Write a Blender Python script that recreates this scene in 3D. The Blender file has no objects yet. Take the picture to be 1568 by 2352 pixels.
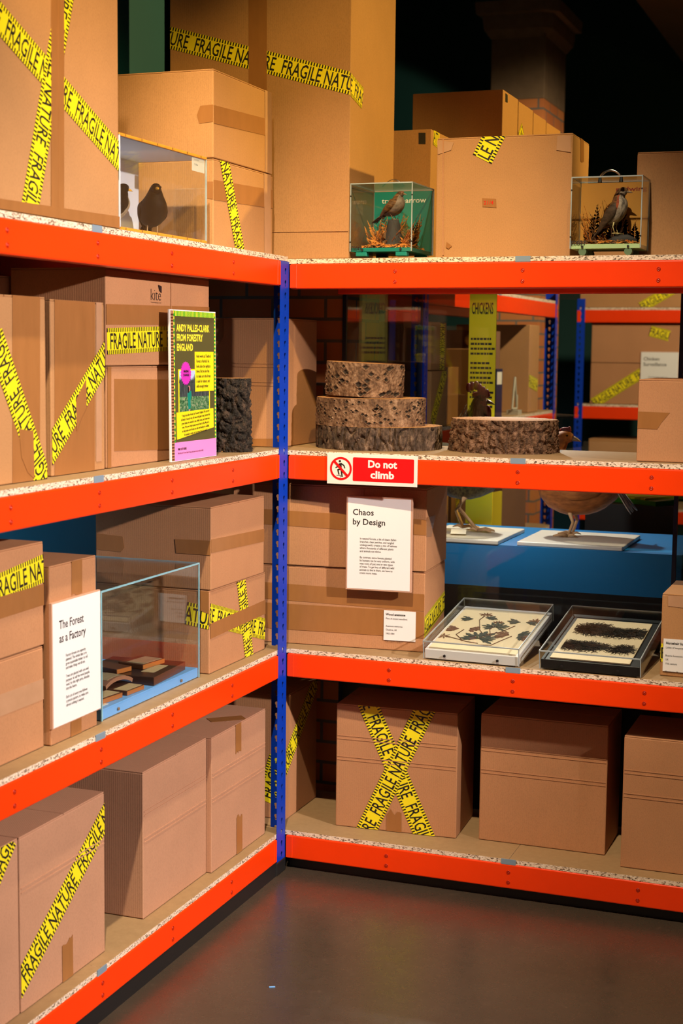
import bpy, bmesh, math, random
from mathutils import Vector, Matrix, noise
R = math.radians
S = bpy.context.scene
COL = S.collection
random.seed(7)

# ------------------------------------------------------------------ camera
IW, IH, FPX = 1568.0, 2352.0, 3421.9
CAM = Vector((1.8158, -4.2960, 1.6930))
YAW, PITCH, ROLL = -0.3577, -0.1081, 0.0111
FW = Vector((math.sin(YAW)*math.cos(PITCH), math.cos(YAW)*math.cos(PITCH), math.sin(PITCH)))
_rt = Vector((math.cos(YAW), -math.sin(YAW), 0)); _up = _rt.cross(FW)
RT = math.cos(ROLL)*_rt + math.sin(ROLL)*_up
UP = -math.sin(ROLL)*_rt + math.cos(ROLL)*_up
cd = bpy.data.cameras.new('camera'); co = bpy.data.objects.new('camera', cd); COL.objects.link(co)
M = Matrix((RT, UP, -FW)).transposed().to_4x4(); M.translation = CAM
co.matrix_world = M
cd.sensor_fit = 'HORIZONTAL'; cd.sensor_width = 24.0; cd.lens = FPX/IW*24.0
cd.clip_start = 0.05; cd.clip_end = 60
cd.dof.use_dof = True; cd.dof.focus_distance = 4.45; cd.dof.aperture_fstop = 4.0
S.camera = co

# ------------------------------------------------------------------ view, world, lamps
S.view_settings.view_transform = 'Standard'
S.view_settings.look = 'None'
S.view_settings.exposure = 0.0
S.view_settings.gamma = 1.0
S.view_settings.use_curve_mapping = False
S.cycles.transparent_max_bounces = 40
S.cycles.max_bounces = 8
W = bpy.data.worlds.new('world'); S.world = W; W.use_nodes = True
W.node_tree.nodes['Background'].inputs[0].default_value = (0.9, 0.62, 0.5, 1)
W.node_tree.nodes['Background'].inputs[1].default_value = 0.012

def spot(name, loc, to, power, col, size, blend=0.4, rad=0.05):
    l = bpy.data.lights.new(name, 'SPOT'); l.energy = power; l.color = col
    l.spot_size = R(size); l.spot_blend = blend; l.shadow_soft_size = rad
    o = bpy.data.objects.new(name, l); COL.objects.link(o); o.location = loc
    o.rotation_euler = (Vector(to)-Vector(loc)).to_track_quat('-Z', 'Y').to_euler()
    return o
def area(name, loc, to, power, col, sx, sy):
    l = bpy.data.lights.new(name, 'AREA'); l.energy = power; l.color = col
    l.shape = 'RECTANGLE'; l.size = sx; l.size_y = sy
    o = bpy.data.objects.new(name, l); COL.objects.link(o); o.location = loc
    o.rotation_euler = (Vector(to)-Vector(loc)).to_track_quat('-Z', 'Y').to_euler()
    return o
spot('main_ceiling_spot', (0.95, -2.9, 4.8), (0.42, 0.0, 0.62), 930, (1.0, 0.81, 0.55), 40, 0.6, 0.045)
spot('side_ceiling_spot', (4.9, -2.0, 3.05), (-0.1, -0.9, 0.9), 1650, (1.0, 0.85, 0.75), 36, 0.7, 0.06)
spot('top_shelf_spot', (2.1, -3.2, 3.9), (0.0, -1.10, 2.70), 420, (1.0, 0.62, 0.14), 22, 0.8, 0.05)
spot('top_corner_spot', (1.7, -2.6, 4.4), (0.15, 0.1, 2.16), 470, (1.0, 0.68, 0.2), 25, 0.8, 0.05)
spot('back_room_spot', (3.6, 1.9, 3.5), (0.3, 1.3, 2.45), 620, (1.0, 0.66, 0.16), 44, 0.4, 0.05)
spot('back_room_ceiling_spot', (1.7, 2.4, 3.5), (0.3, 4.2, 1.3), 420, (1.0, 0.80, 0.50), 85, 0.6, 0.06)
spot('back_wall_spot', (1.2, 5.4, 3.0), (-2.75, 7.5, 3.2), 160, (1.0, 0.9, 0.6), 26, 0.25, 0.05)
spot('back_ceiling_fill', (3.4, 4.8, 2.2), (2.6, 5.8, 3.75), 10, (1.0, 0.65, 0.25), 110, 0.9, 0.1)  # added fill, no real fixture: lifts the brown ceiling at the rear
spot('added_wall_fill', (-0.64, -1.95, 1.75), (-0.76, -0.9, 1.15), 500, (0.85, 0.95, 1.0), 60, 0.8, 0.03)  # invented source in the gap behind the rack, brightens the teal wall
spot('display_case_spot', (0.4, 1.38, 1.88), (0.6, 1.02, 1.02), 42, (1.0, 0.92, 0.78), 105, 0.6, 0.02)
spot('plinth_front_fill', (0.48, 0.585, 1.345), (0.50, 0.90, 0.97), 6.5, (1.0, 0.95, 0.86), 130, 0.7, 0.015)  # unseen lamp added to brighten the plinth front and boards
spot('banner_fill', (0.55, 0.70, 1.90), (0.25, 1.52, 1.62), 9, (1.0, 0.92, 0.74), 46, 0.7, 0.015)  # extra unseen lamp, put in to light the banner's face
area('hall_fill', (2.6, -4.8, 4.9), (0.2, -0.3, 1.0), 6, (1.0, 0.82, 0.7), 2.4, 2.4)  # soft fill from the hall side, stands for no actual fixture

# ------------------------------------------------------------------ node helpers and materials
class NT:
    def __init__(s, name):
        s.m = bpy.data.materials.new(name); s.m.use_nodes = True
        s.t = s.m.node_tree; s.b = s.t.nodes['Principled BSDF']; s.out = s.t.nodes['Material Output']
    def n(s, typ, **kw):
        nd = s.t.nodes.new(typ)
        for k, v in kw.items():
            if k.startswith('i_'):
                key = k[2:]
                key = int(key) if key.isdigit() else key
                nd.inputs[key].default_value = v
            else: setattr(nd, k, v)
        return nd
    def l(s, a, b): s.t.links.new(a, b)
    def coord(s, kind='Object', scale=(1, 1, 1)):
        tc = s.n('ShaderNodeTexCoord'); mp = s.n('ShaderNodeMapping'); mp.inputs['Scale'].default_value = scale
        s.l(tc.outputs[kind], mp.inputs['Vector']); return mp.outputs[0]
    def noise(s, vec, scale, detail=3, rough=0.55):
        nd = s.n('ShaderNodeTexNoise'); nd.inputs['Scale'].default_value = scale
        nd.inputs['Detail'].default_value = detail; nd.inputs['Roughness'].default_value = rough
        if vec is not None: s.l(vec, nd.inputs['Vector'])
        return nd.outputs['Fac']
    def ramp(s, fac, stops, interp='LINEAR'):
        r = s.n('ShaderNodeValToRGB'); e = r.color_ramp.elements; r.color_ramp.interpolation = interp
        while len(e) < len(stops): e.new(0.5)
        for i, (p, c) in enumerate(stops):
            e[i].position = p; e[i].color = (*c, 1) if len(c) == 3 else c
        s.l(fac, r.inputs[0]); return r.outputs[0]
    def mix(s, fac, a, b, mode='MIX'):
        m = s.n('ShaderNodeMix', data_type='RGBA', blend_type=mode)
        for sock, v in ((m.inputs[0], fac), (m.inputs[6], a), (m.inputs[7], b)):
            if isinstance(v, (int, float)): sock.default_value = v
            elif isinstance(v, tuple): sock.default_value = (*v, 1)
            else: s.l(v, sock)
        return m.outputs[2]
    def math(s, op, a, b=0.0):
        m = s.n('ShaderNodeMath', operation=op)
        for sock, v in ((m.inputs[0], a), (m.inputs[1], b)):
            if isinstance(v, (int, float)): sock.default_value = v
            else: s.l(v, sock)
        return m.outputs[0]
    def bump(s, h, strength, dist=0.002):
        b = s.n('ShaderNodeBump'); b.inputs['Strength'].default_value = strength; b.inputs['Distance'].default_value = dist
        s.l(h, b.inputs['Height']); s.l(b.outputs[0], s.b.inputs['Normal'])
    def set(s, **kw):
        for k, v in kw.items():
            k = k.replace('_', ' ')
            if isinstance(v, (int, float)): s.b.inputs[k].default_value = v
            elif isinstance(v, tuple): s.b.inputs[k].default_value = (*v, 1)
            else: s.l(v, s.b.inputs[k])
        return s
    def done(s): return s.m

def plain(name, col, rough=0.5, metal=0.0, var=0.06, scale=25, spec=0.5, bump=0.0):
    t = NT(name); v = t.coord()
    f = t.noise(v, scale, 3)
    a = tuple(c*(1-var) for c in col); b = tuple(min(1, c*(1+var)) for c in col)
    t.set(Base_Color=t.mix(f, a, b), Roughness=rough, Metallic=metal, Specular_IOR_Level=spec)
    if bump: t.bump(f, bump, 0.002)
    return t.done()

def cardboard(name, col, corr=0.12):
    t = NT(name); v = t.coord()
    big = t.noise(v, 5, 4); fine = t.noise(t.coord('Object', (1, 1, 0.5)), 420, 2)
    a = tuple(c*0.86 for c in col); b = tuple(c*1.12 for c in col)
    c1 = t.mix(big, a, b)
    spk = t.ramp(fine, [(0.32, (0.90, 0.89, 0.88)), (0.52, (1, 1, 1)), (0.7, (1.04, 1.03, 1.02))])
    c2 = t.mix(1.0, c1, spk, 'MULTIPLY')
    sx = t.n('ShaderNodeSeparateXYZ'); t.l(v, sx.inputs[0])
    sm = t.math('ADD', sx.outputs[0], sx.outputs[1])
    wv = t.math('SINE', t.math('MULTIPLY', sm, 950.0))
    h = t.math('ADD', t.math('MULTIPLY', wv, corr), t.math('MULTIPLY', big, 2.2))
    t.set(Base_Color=c2, Roughness=0.72, Specular_IOR_Level=0.3)
    t.bump(h, 0.16, 0.003)
    return t.done()
CB = [cardboard('cardboard_rose', (0.455, 0.222, 0.108)), cardboard('cardboard_tan', (0.44, 0.225, 0.095)),
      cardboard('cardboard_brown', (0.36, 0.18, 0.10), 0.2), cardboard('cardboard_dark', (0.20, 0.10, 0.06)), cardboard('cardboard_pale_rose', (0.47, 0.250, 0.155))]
t = NT('brown_packing_tape'); v = t.coord()
f = t.noise(t.coord('Object', (1, 1, 0.25)), 40, 4)
t.set(Base_Color=t.mix(f, (0.27, 0.115, 0.035), (0.36, 0.155, 0.05)), Roughness=0.34, Specular_IOR_Level=0.4)
t.bump(f, 0.12, 0.002); TAPE = t.done()
t = NT('clear_packing_tape')
t.set(Base_Color=t.mix(t.noise(t.coord(), 30, 3), (0.40, 0.225, 0.125), (0.50, 0.285, 0.17)), Roughness=0.3, Specular_IOR_Level=0.45)
CLEARTAPE = t.done()
t = NT('yellow_warning_tape'); uv = t.n('ShaderNodeUVMap'); sp = t.n('ShaderNodeSeparateXYZ'); t.l(uv.outputs[0], sp.inputs[0])
edge = t.math('GREATER_THAN', t.math('ABSOLUTE', t.math('SUBTRACT', sp.outputs[1], 0.5)), 0.34)
tick = t.math('LESS_THAN', t.math('FRACT', t.math('MULTIPLY', sp.outputs[0], 105.0)), 0.46)
k = t.math('MULTIPLY', edge, tick)
t.set(Base_Color=t.mix(k, (0.86, 0.74, 0.015), (0.012, 0.011, 0.010)), Roughness=0.38, Specular_IOR_Level=0.4); HAZ = t.done()

ORANGE = plain('orange_powder_coat', (0.86, 0.045, 0.0015), 0.34, var=0.05, scale=14, spec=0.35)
ORANGE_D = plain('orange_rivet_paint', (0.42, 0.018, 0.003), 0.3)
BLUE = plain('blue_powder_coat', (0.001, 0.040, 0.47), 0.38, spec=0.25)
NAVY = plain('navy_powder_coat', (0.004, 0.012, 0.06), 0.4)
CLIPM = plain('grey_blue_clip', (0.20, 0.28, 0.37), 0.4)
BLACK = plain('black_plastic', (0.010, 0.010, 0.011), 0.45)
INK = plain('black_ink', (0.010, 0.009, 0.010), 0.5)
WHITE = plain('white_card', (0.80, 0.80, 0.83), 0.5, var=0.01)
OFFW = plain('off_white_board', (0.74, 0.70, 0.62), 0.4, var=0.03)
PINKWOOD = plain('pale_mdf_edge', (0.52, 0.30, 0.21), 0.55)
RED = plain('sign_red', (0.72, 0.004, 0.006), 0.35, var=0.01)
SIGNW = plain('sign_white', (0.78, 0.77, 0.73), 0.4, var=0.01)
STEEL = plain('polished_steel', (0.55, 0.53, 0.5), 0.18, 1.0)
OAKBL = plain('sky_blue_paint', (0.16, 0.42, 0.88), 0.45, var=0.02)
YEL = plain('poster_yellow', (0.88, 0.72, 0.01), 0.45, var=0.01)
OLIVE = plain('poster_olive', (0.085, 0.078, 0.024), 0.45, var=0.02)
PINK = plain('poster_pink', (0.85, 0.26, 0.68), 0.45, var=0.01)
MAGENTA = plain('badge_magenta', (0.58, 0.03, 0.50), 0.45, var=0.02)
TITLEY = plain('poster_title_yellow', (0.95, 0.82, 0.05), 0.45, var=0.01)
GREENP = plain('poster_green', (0.03, 0.42, 0.02), 0.45, var=0.01)

t = NT('chipboard'); v = t.coord()
geo = t.n('ShaderNodeNewGeometry'); gz = t.n('ShaderNodeSeparateXYZ'); t.l(geo.outputs['Normal'], gz.inputs[0])
top = t.math('GREATER_THAN', gz.outputs[2], 0.6)
vo = t.n('ShaderNodeTexVoronoi'); vo.inputs['Scale'].default_value = 210; t.l(t.coord('Object', (1, 1, 1.8)), vo.inputs['Vector'])
vc = t.n('ShaderNodeSeparateColor'); t.l(vo.outputs['Color'], vc.inputs[0])
ed = t.ramp(vc.outputs[0], [(0.0, (0.08, 0.05, 0.03)), (0.14, (0.26, 0.17, 0.11)), (0.34, (0.68, 0.53, 0.40)), (1.0, (0.86, 0.74, 0.62))])
tp = t.mix(t.noise(v, 45, 5, 0.7), (0.27, 0.165, 0.075), (0.41, 0.27, 0.135))
t.set(Base_Color=t.mix(top, ed, tp), Roughness=0.65); t.bump(vc.outputs[0], 0.2, 0.0015); CHIP = t.done()

def glass(name, tint=(0.97, 0.985, 0.98), refl=1.0, ior=1.45):
    t = NT(name); t.t.nodes.remove(t.b)
    tr = t.n('ShaderNodeBsdfTransparent'); tr.inputs[0].default_value = (*tint, 1)
    gl = t.n('ShaderNodeBsdfGlossy'); gl.inputs['Roughness'].default_value = 0.02
    lw = t.n('ShaderNodeLayerWeight'); lw.inputs[0].default_value = 0.5
    fr = t.math('ADD', t.math('MULTIPLY', t.math('POWER', lw.outputs['Facing'], 5.0), 0.9), 0.024)
    mx = t.n('ShaderNodeMixShader'); t.l(t.math('MULTIPLY', fr, refl), mx.inputs[0])
    t.l(tr.outputs[0], mx.inputs[1]); t.l(gl.outputs[0], mx.inputs[2]); t.l(mx.outputs[0], t.out.inputs[0])
    return t.done()
GLASS = glass('clear_acrylic'); VGLASS = glass('vitrine_glass', (0.93, 0.95, 0.95))
EDGE = plain('acrylic_edge', (0.33, 0.38, 0.40), 0.2, var=0.25, scale=30)
EDGEB = plain('acrylic_edge_blue', (0.22, 0.45, 0.56), 0.2, var=0.3, scale=30)
EDGEO = plain('acrylic_edge_amber', (0.70, 0.29, 0.03), 0.25, var=0.2, scale=30)

def bark(name, lo, mid, hi, scale):
    t = NT(name); v = t.coord()
    n1 = t.noise(t.coord('Object', (1, 1, 0.45)), scale, 6, 0.7); n2 = t.noise(v, scale*5, 3)
    c = t.ramp(n1, [(0.32, lo), (0.5, mid), (0.68, hi)])
    c = t.mix(0.55, c, t.ramp(n2, [(0.3, (0.4, 0.35, 0.3)), (0.65, (1.2, 1.15, 1.1))]), 'MULTIPLY')
    at_ = t.n('ShaderNodeAttribute', attribute_name='pit')
    c = t.mix(t.ramp(at_.outputs['Fac'], [(0.15, (0, 0, 0)), (0.45, (1, 1, 1))]), c, (0.020, 0.011, 0.006))
    t.set(Base_Color=c, Roughness=0.8, Specular_IOR_Level=0.35)
    t.bump(t.math('ADD', n1, t.math('MULTIPLY', n2, 0.5)), 0.7, 0.004); return t.done()
BARK_PALE = bark('pale_bark', (0.035, 0.015, 0.006), (0.165, 0.09, 0.05), (0.32, 0.205, 0.135), 38)
BARK_GREY = bark('grey_furrowed_bark', (0.010, 0.006, 0.004), (0.065, 0.040, 0.028), (0.21, 0.14, 0.10), 40)
BARK_DARK = bark('black_pine_bark', (0.003, 0.002, 0.002), (0.016, 0.011, 0.008), (0.085, 0.052, 0.036), 60)
BARK_BROWN = bark('brown_scaly_bark', (0.02, 0.010, 0.005), (0.12, 0.062, 0.033), (0.29, 0.165, 0.105), 60)
PIT = plain('bark_pit', (0.018, 0.010, 0.006), 0.85)
t = NT('end_grain'); v = t.coord()
rr = t.n('ShaderNodeTexWave', wave_type='RINGS', rings_direction='Z'); rr.inputs['Scale'].default_value = 28; rr.inputs['Distortion'].default_value = 3
t.l(v, rr.inputs['Vector'])
t.set(Base_Color=t.mix(rr.outputs['Fac'], (0.42, 0.19, 0.06), (0.58, 0.30, 0.11)), Roughness=0.7); GRAIN = t.done()

t = NT('polished_concrete'); v = t.coord()
n1 = t.noise(v, 1.6, 6, 0.62); n2 = t.noise(v, 22, 5, 0.7)
c = t.mix(n1, (0.030, 0.022, 0.016), (0.085, 0.064, 0.047))
c = t.mix(t.ramp(n2, [(0.62, (0, 0, 0)), (0.78, (1, 1, 1))]), c, (0.11, 0.08, 0.055))
t.set(Base_Color=c, Roughness=t.ramp(n2, [(0.3, (0.22,)*3), (0.75, (0.36,)*3)]), Specular_IOR_Level=0.6)
t.bump(n2, 0.05, 0.002); FLOOR = t.done()
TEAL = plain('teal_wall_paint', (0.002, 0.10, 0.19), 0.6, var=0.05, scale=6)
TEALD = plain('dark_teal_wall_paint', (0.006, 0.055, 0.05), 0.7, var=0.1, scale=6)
CEIL = plain('brown_ceiling', (0.16, 0.10, 0.05), 0.8, var=0.1, scale=4)
STONE = plain('brown_sandstone', (0.20, 0.13, 0.075), 0.8, var=0.25, scale=18, bump=0.4)
t = NT('brickwork'); v = t.coord('Object', (1, 1, 1))
sx = t.n('ShaderNodeSeparateXYZ'); t.l(v, sx.inputs[0]); cm = t.n('ShaderNodeCombineXYZ')
t.l(t.math('ADD', sx.outputs[0], sx.outputs[1]), cm.inputs[0]); t.l(sx.outputs[2], cm.inputs[1])
br = t.n('ShaderNodeTexBrick'); br.inputs['Scale'].default_value = 1.0
br.inputs['Brick Width'].default_value = 0.2; br.inputs['Row Height'].default_value = 0.075; br.inputs['Mortar Size'].default_value = 0.006
br.inputs['Color1'].default_value = (0.62, 0.22, 0.06, 1); br.inputs['Color2'].default_value = (0.48, 0.14, 0.04, 1); br.inputs['Mortar'].default_value = (0.16, 0.14, 0.12, 1)
t.l(cm.outputs[0], br.inputs['Vector']); t.set(Base_Color=br.outputs['Color'], Roughness=0.8); t.bump(br.outputs['Fac'], -0.5, 0.004); BRICK = t.done()
PLINTH = plain('blue_plinth_paint', (0.004, 0.19, 0.50), 0.5, var=0.03)

# ------------------------------------------------------------------ mesh helpers
class MB:
    def __init__(s): s.v = []; s.f = []; s.m = []; s.calls = []
    def add(s, vs, fs, mi=0):
        s.calls.append((vs, fs)); o = len(s.v); s.v += [tuple(p) for p in vs]
        for f in fs: s.f.append(tuple(i+o for i in f)); s.m.append(mi)
        return s
    def box(s, x0, x1, y0, y1, z0, z1, mi=0):
        vs = [(x, y, z) for z in (z0, z1) for y in (y0, y1) for x in (x0, x1)]
        return s.add(vs, [(0, 2, 3, 1), (4, 5, 7, 6), (0, 1, 5, 4), (2, 6, 7, 3), (0, 4, 6, 2), (1, 3, 7, 5)], mi)
    def prism(s, pts, fr, h0, h1, mi=0):               # 2D outline in frame (O,u,v,n), between two heights along n
        O, u, v, n = fr; k = len(pts)
        a = [O+u*p[0]+v*p[1]+n*h0 for p in pts]; b = [O+u*p[0]+v*p[1]+n*h1 for p in pts]
        s.add(a+b, [tuple(range(k-1, -1, -1)), tuple(range(k, 2*k))]+[(i, (i+1) % k, k+(i+1) % k, k+i) for i in range(k)], mi); return s
    def ring_loft(s, rings, mi=0, caps=True):
        n = len(rings[0]); vs = [p for r in rings for p in r]; fs = []
        for j in range(len(rings)-1):
            for i in range(n):
                fs.append((j*n+i, j*n+(i+1) % n, (j+1)*n+(i+1) % n, (j+1)*n+i))
        if caps: fs += [tuple(range(n-1, -1, -1)), tuple(range((len(rings)-1)*n, len(rings)*n))]
        return s.add(vs, fs, mi)
    def tube(s, pts, rad, n=8, mi=0):
        pts = [Vector(p) for p in pts]; rings = []
        if not isinstance(rad, (list, tuple)): rad = [rad]*len(pts)
        ref = Vector((0, 0, 1))
        for i, p in enumerate(pts):
            d = (pts[min(i+1, len(pts)-1)]-pts[max(i-1, 0)]).normalized()
            a = ref if abs(d.dot(ref)) < 0.93 else Vector((1, 0, 0))
            x = d.cross(a).normalized(); y = d.cross(x)
            rings.append([p+(x*math.cos(2*math.pi*k/n)+y*math.sin(2*math.pi*k/n))*rad[i] for k in range(n)])
        return s.ring_loft(rings, mi)
    def ell(s, c, rx, ry, rz, n=12, m=8, mi=0):
        rings = []
        for j in range(1, m):
            th = math.pi*j/m
            rings.append([Vector((c[0]+rx*math.sin(th)*math.cos(2*math.pi*i/n), c[1]+ry*math.sin(th)*math.sin(2*math.pi*i/n), c[2]-rz*math.cos(th))) for i in range(n)])
        return s.ring_loft(rings, mi)
    def build_each(s, name, mats, parent, bevel=0.0, seg=2):
        for vs, fs in s.calls:
            m = MB(); m.add(vs, fs); m.build(name, mats, parent, bevel, seg)
    def build(s, name, mats, parent=None, bevel=0.0, seg=2, smooth=False):
        me = bpy.data.meshes.new(name); me.from_pydata(s.v, [], s.f)
        mats = mats if isinstance(mats, (list, tuple)) else [mats]
        for m in mats: me.materials.append(m)
        me.polygons.foreach_set('material_index', s.m)
        bm = bmesh.new(); bm.from_mesh(me)
        bmesh.ops.recalc_face_normals(bm, faces=bm.faces)
        if bevel: bmesh.ops.bevel(bm, geom=bm.edges[:], offset=bevel, segments=seg, affect='EDGES', profile=0.5)
        bm.to_mesh(me); bm.free()
        if smooth:
            for p in me.polygons: p.use_smooth = True
        return link(name, me, parent)
def link(name, me, parent=None):
    o = bpy.data.objects.new(name, me); COL.objects.link(o)
    if parent is not None: o.parent = parent
    return o
def tag(o, label, cat, group=None):
    o['label'] = label; o['category'] = cat
    if group: o['group'] = group
    return o
def thing(name, label, cat, loc=(0, 0, 0), rz=0.0, group=None):
    o = bpy.data.objects.new(name, None); COL.objects.link(o); o.empty_display_size = 0.05
    o.location = loc; o.rotation_euler = (0, 0, rz); return tag(o, label, cat, group)
def struct(o): o['kind'] = 'structure'; return o

def ray_plane(px, py, O, n):
    d = FW*FPX + RT*(px-IW/2) - UP*(py-IH/2)
    return CAM + d*((O-CAM).dot(n)/d.dot(n))

_tc = {}
def text_geo(s, bold=0.0, align='LEFT', res=2):
    k = (s, bold, align)
    if k in _tc: return _tc[k]
    c = bpy.data.curves.new('text', 'FONT'); c.body = s; c.size = 1.0; c.resolution_u = res; c.offset = bold; c.align_x = align
    c.space_line = 1.0
    o = bpy.data.objects.new('text', c); COL.objects.link(o)
    dg = bpy.context.evaluated_depsgraph_get(); me = bpy.data.meshes.new_from_object(o.evaluated_get(dg))
    vs = [(v.co.x, v.co.y) for v in me.vertices]; fs = [tuple(p.vertices) for p in me.polygons]
    bpy.data.objects.remove(o); bpy.data.curves.remove(c); bpy.data.meshes.remove(me)
    _tc[k] = (vs, fs); return _tc[k]
def lettering(s, fr, x, y, mat, parent, w=None, h=None, size=None, bold=0.0, lift=0.0008, name='lettering', slant=0.0):
    """text whose lower-left corner sits at (x,y) in the frame, fitted to width w / cap height h, or at size"""
    vs, fs = text_geo(s, bold)
    if not vs: return
    x0 = min(v[0] for v in vs); x1 = max(v[0] for v in vs); y0 = min(v[1] for v in vs); y1 = max(v[1] for v in vs)
    if size: sx = sy = size; yb = 0
    else:
        sx = (w/(x1-x0)) if w else h/(y1-y0); sy = (h/(y1-y0)) if h else sx; yb = y0
    O, u, v, n = fr; mb = MB()
    mb.add([O+u*(x+(p[0]-x0)*sx+slant*(p[1]-yb)*sy)+v*(y+(p[1]-yb)*sy)+n*lift for p in vs], fs)
    return mb.build(name, mat, parent)
def paragraph(lines, fr, x, y, lead, size, mat, parent, squeeze=1.0, bold=0.0, lift=0.0008, name='lettering', center=False):
    O, u, v, n = fr; mb = MB()
    for i, s in enumerate(lines):
        if not s: continue
        vs, fs = text_geo(s, bold)
        ox = -0.5*(max(p[0] for p in vs)-min(p[0] for p in vs)) if center else 0.0
        mb.add([O+u*(x+(p[0]+ox)*size*squeeze)+v*(y-i*lead+p[1]*size)+n*lift for p in vs], fs)
    return mb.build(name, mat, parent)

def clip_poly(poly, x0, x1, y0, y1):
    for ax, lim, sg in ((0, x0, 1), (0, x1, -1), (1, y0, 1), (1, y1, -1)):
        out = []
        for i in range(len(poly)):
            a, b = poly[i-1], poly[i]
            da = (a[ax]-lim)*sg; db = (b[ax]-lim)*sg
            if (da >= 0) != (db >= 0):
                tt = da/(da-db); out.append((a[0]+(b[0]-a[0])*tt, a[1]+(b[1]-a[1])*tt))
            if db >= 0: out.append(b)
        poly = out
        if not poly: return poly
    return poly

PERIOD, WORDW, CAPH = 0.313, 0.288, 0.041
def strip(parent, fr, rect, a, b, w, mat, name, lift, fpos=None, npos=None, jag=(0, 0)):
    """a tape laid from a to b (2D, face metres), clipped to the face; with hazard lettering when fpos/npos given"""
    O, u, v, n = fr; a = Vector(a); b = Vector(b); d = (b-a); L = d.length; d.normalize(); q = Vector((-d.y, d.x))
    rnd = random.Random(hash((round(a.x*1000), round(b.y*1000))) & 0xffff)
    def end(s, amp, sg):
        if not amp: return [(s, -w/2*sg), (s, w/2*sg)]
        return [(s+rnd.uniform(-amp, amp), (-w/2+w*k/7)*sg) for k in range(8)]
    st = end(L, jag[1], 1)+end(0, jag[0], -1)
    poly = [(a.x+d.x*s+q.x*t, a.y+d.y*s+q.y*t) for s, t in st]
    poly = clip_poly(poly, *rect)
    if len(poly) < 3: return None
    mb = MB(); mb.prism(poly, fr, lift-0.0004, lift)
    me = bpy.data.meshes.new(name); me.from_pydata(mb.v, [], mb.f); me.materials.append(mat)
    uvl = me.uv_layers.new(name='UVMap')
    for lp in me.loops:
        p = Vector(me.vertices[lp.vertex_index].co)-O; p2 = Vector((p.dot(u), p.dot(v)))-a
        uvl.data[lp.index].uv = (p2.dot(d)+3.0, p2.dot(q)/w+0.5)
    bm = bmesh.new(); bm.from_mesh(me); bmesh.ops.recalc_face_normals(bm, faces=bm.faces); bm.to_mesh(me); bm.free()
    tp = link(name, me, parent)
    if fpos is None and npos is None: return tp
    vs, fs = text_geo('FRAGILE NATURE', 0.012)
    x0 = min(p[0] for p in vs); x1 = max(p[0] for p in vs); h1 = max(p[1] for p in vs); sx = WORDW/(x1-x0); sy = CAPH/h1*(w/0.067)
    s0 = (Vector(fpos)-a).dot(d) if fpos is not None else (Vector(npos)-a).dot(d)-0.150
    k0 = math.floor((-s0)/PERIOD)-1; k1 = math.ceil((L-s0)/PERIOD)+1
    bm = bmesh.new()
    for k in range(k0, k1):
        bv = []
        for p in vs:
            s_ = s0+k*PERIOD+(p[0]-x0)*sx; t_ = (p[1]-h1/2)*sy
            bv.append(bm.verts.new((a.x+d.x*s_+q.x*t_, a.y+d.y*s_+q.y*t_, 0)))
        for f in fs:
            try: bm.faces.new([bv[i] for i in f])
            except ValueError: pass
    planes = [((rect[0], 0, 0), (1, 0, 0)), ((rect[1], 0, 0), (-1, 0, 0)), ((0, rect[2], 0), (0, 1, 0)), ((0, rect[3], 0), (0, -1, 0)),
              ((a.x, a.y, 0), (d.x, d.y, 0)), ((b.x, b.y, 0), (-d.x, -d.y, 0))]
    for pc, pn in planes:
        bmesh.ops.bisect_plane(bm, geom=bm.verts[:]+bm.edges[:]+bm.faces[:], plane_co=pc, plane_no=pn, clear_inner=True, clear_outer=False)
    for vv in bm.verts: vv.co = O+u*vv.co.x+v*vv.co.y+n*(lift+0.00025)
    bmesh.ops.recalc_face_normals(bm, faces=bm.faces)
    me2 = bpy.data.meshes.new('lettering'); bm.to_mesh(me2); bm.free(); me2.materials.append(INK)
    if len(me2.polygons): link('lettering', me2, tp)
    return tp

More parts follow.
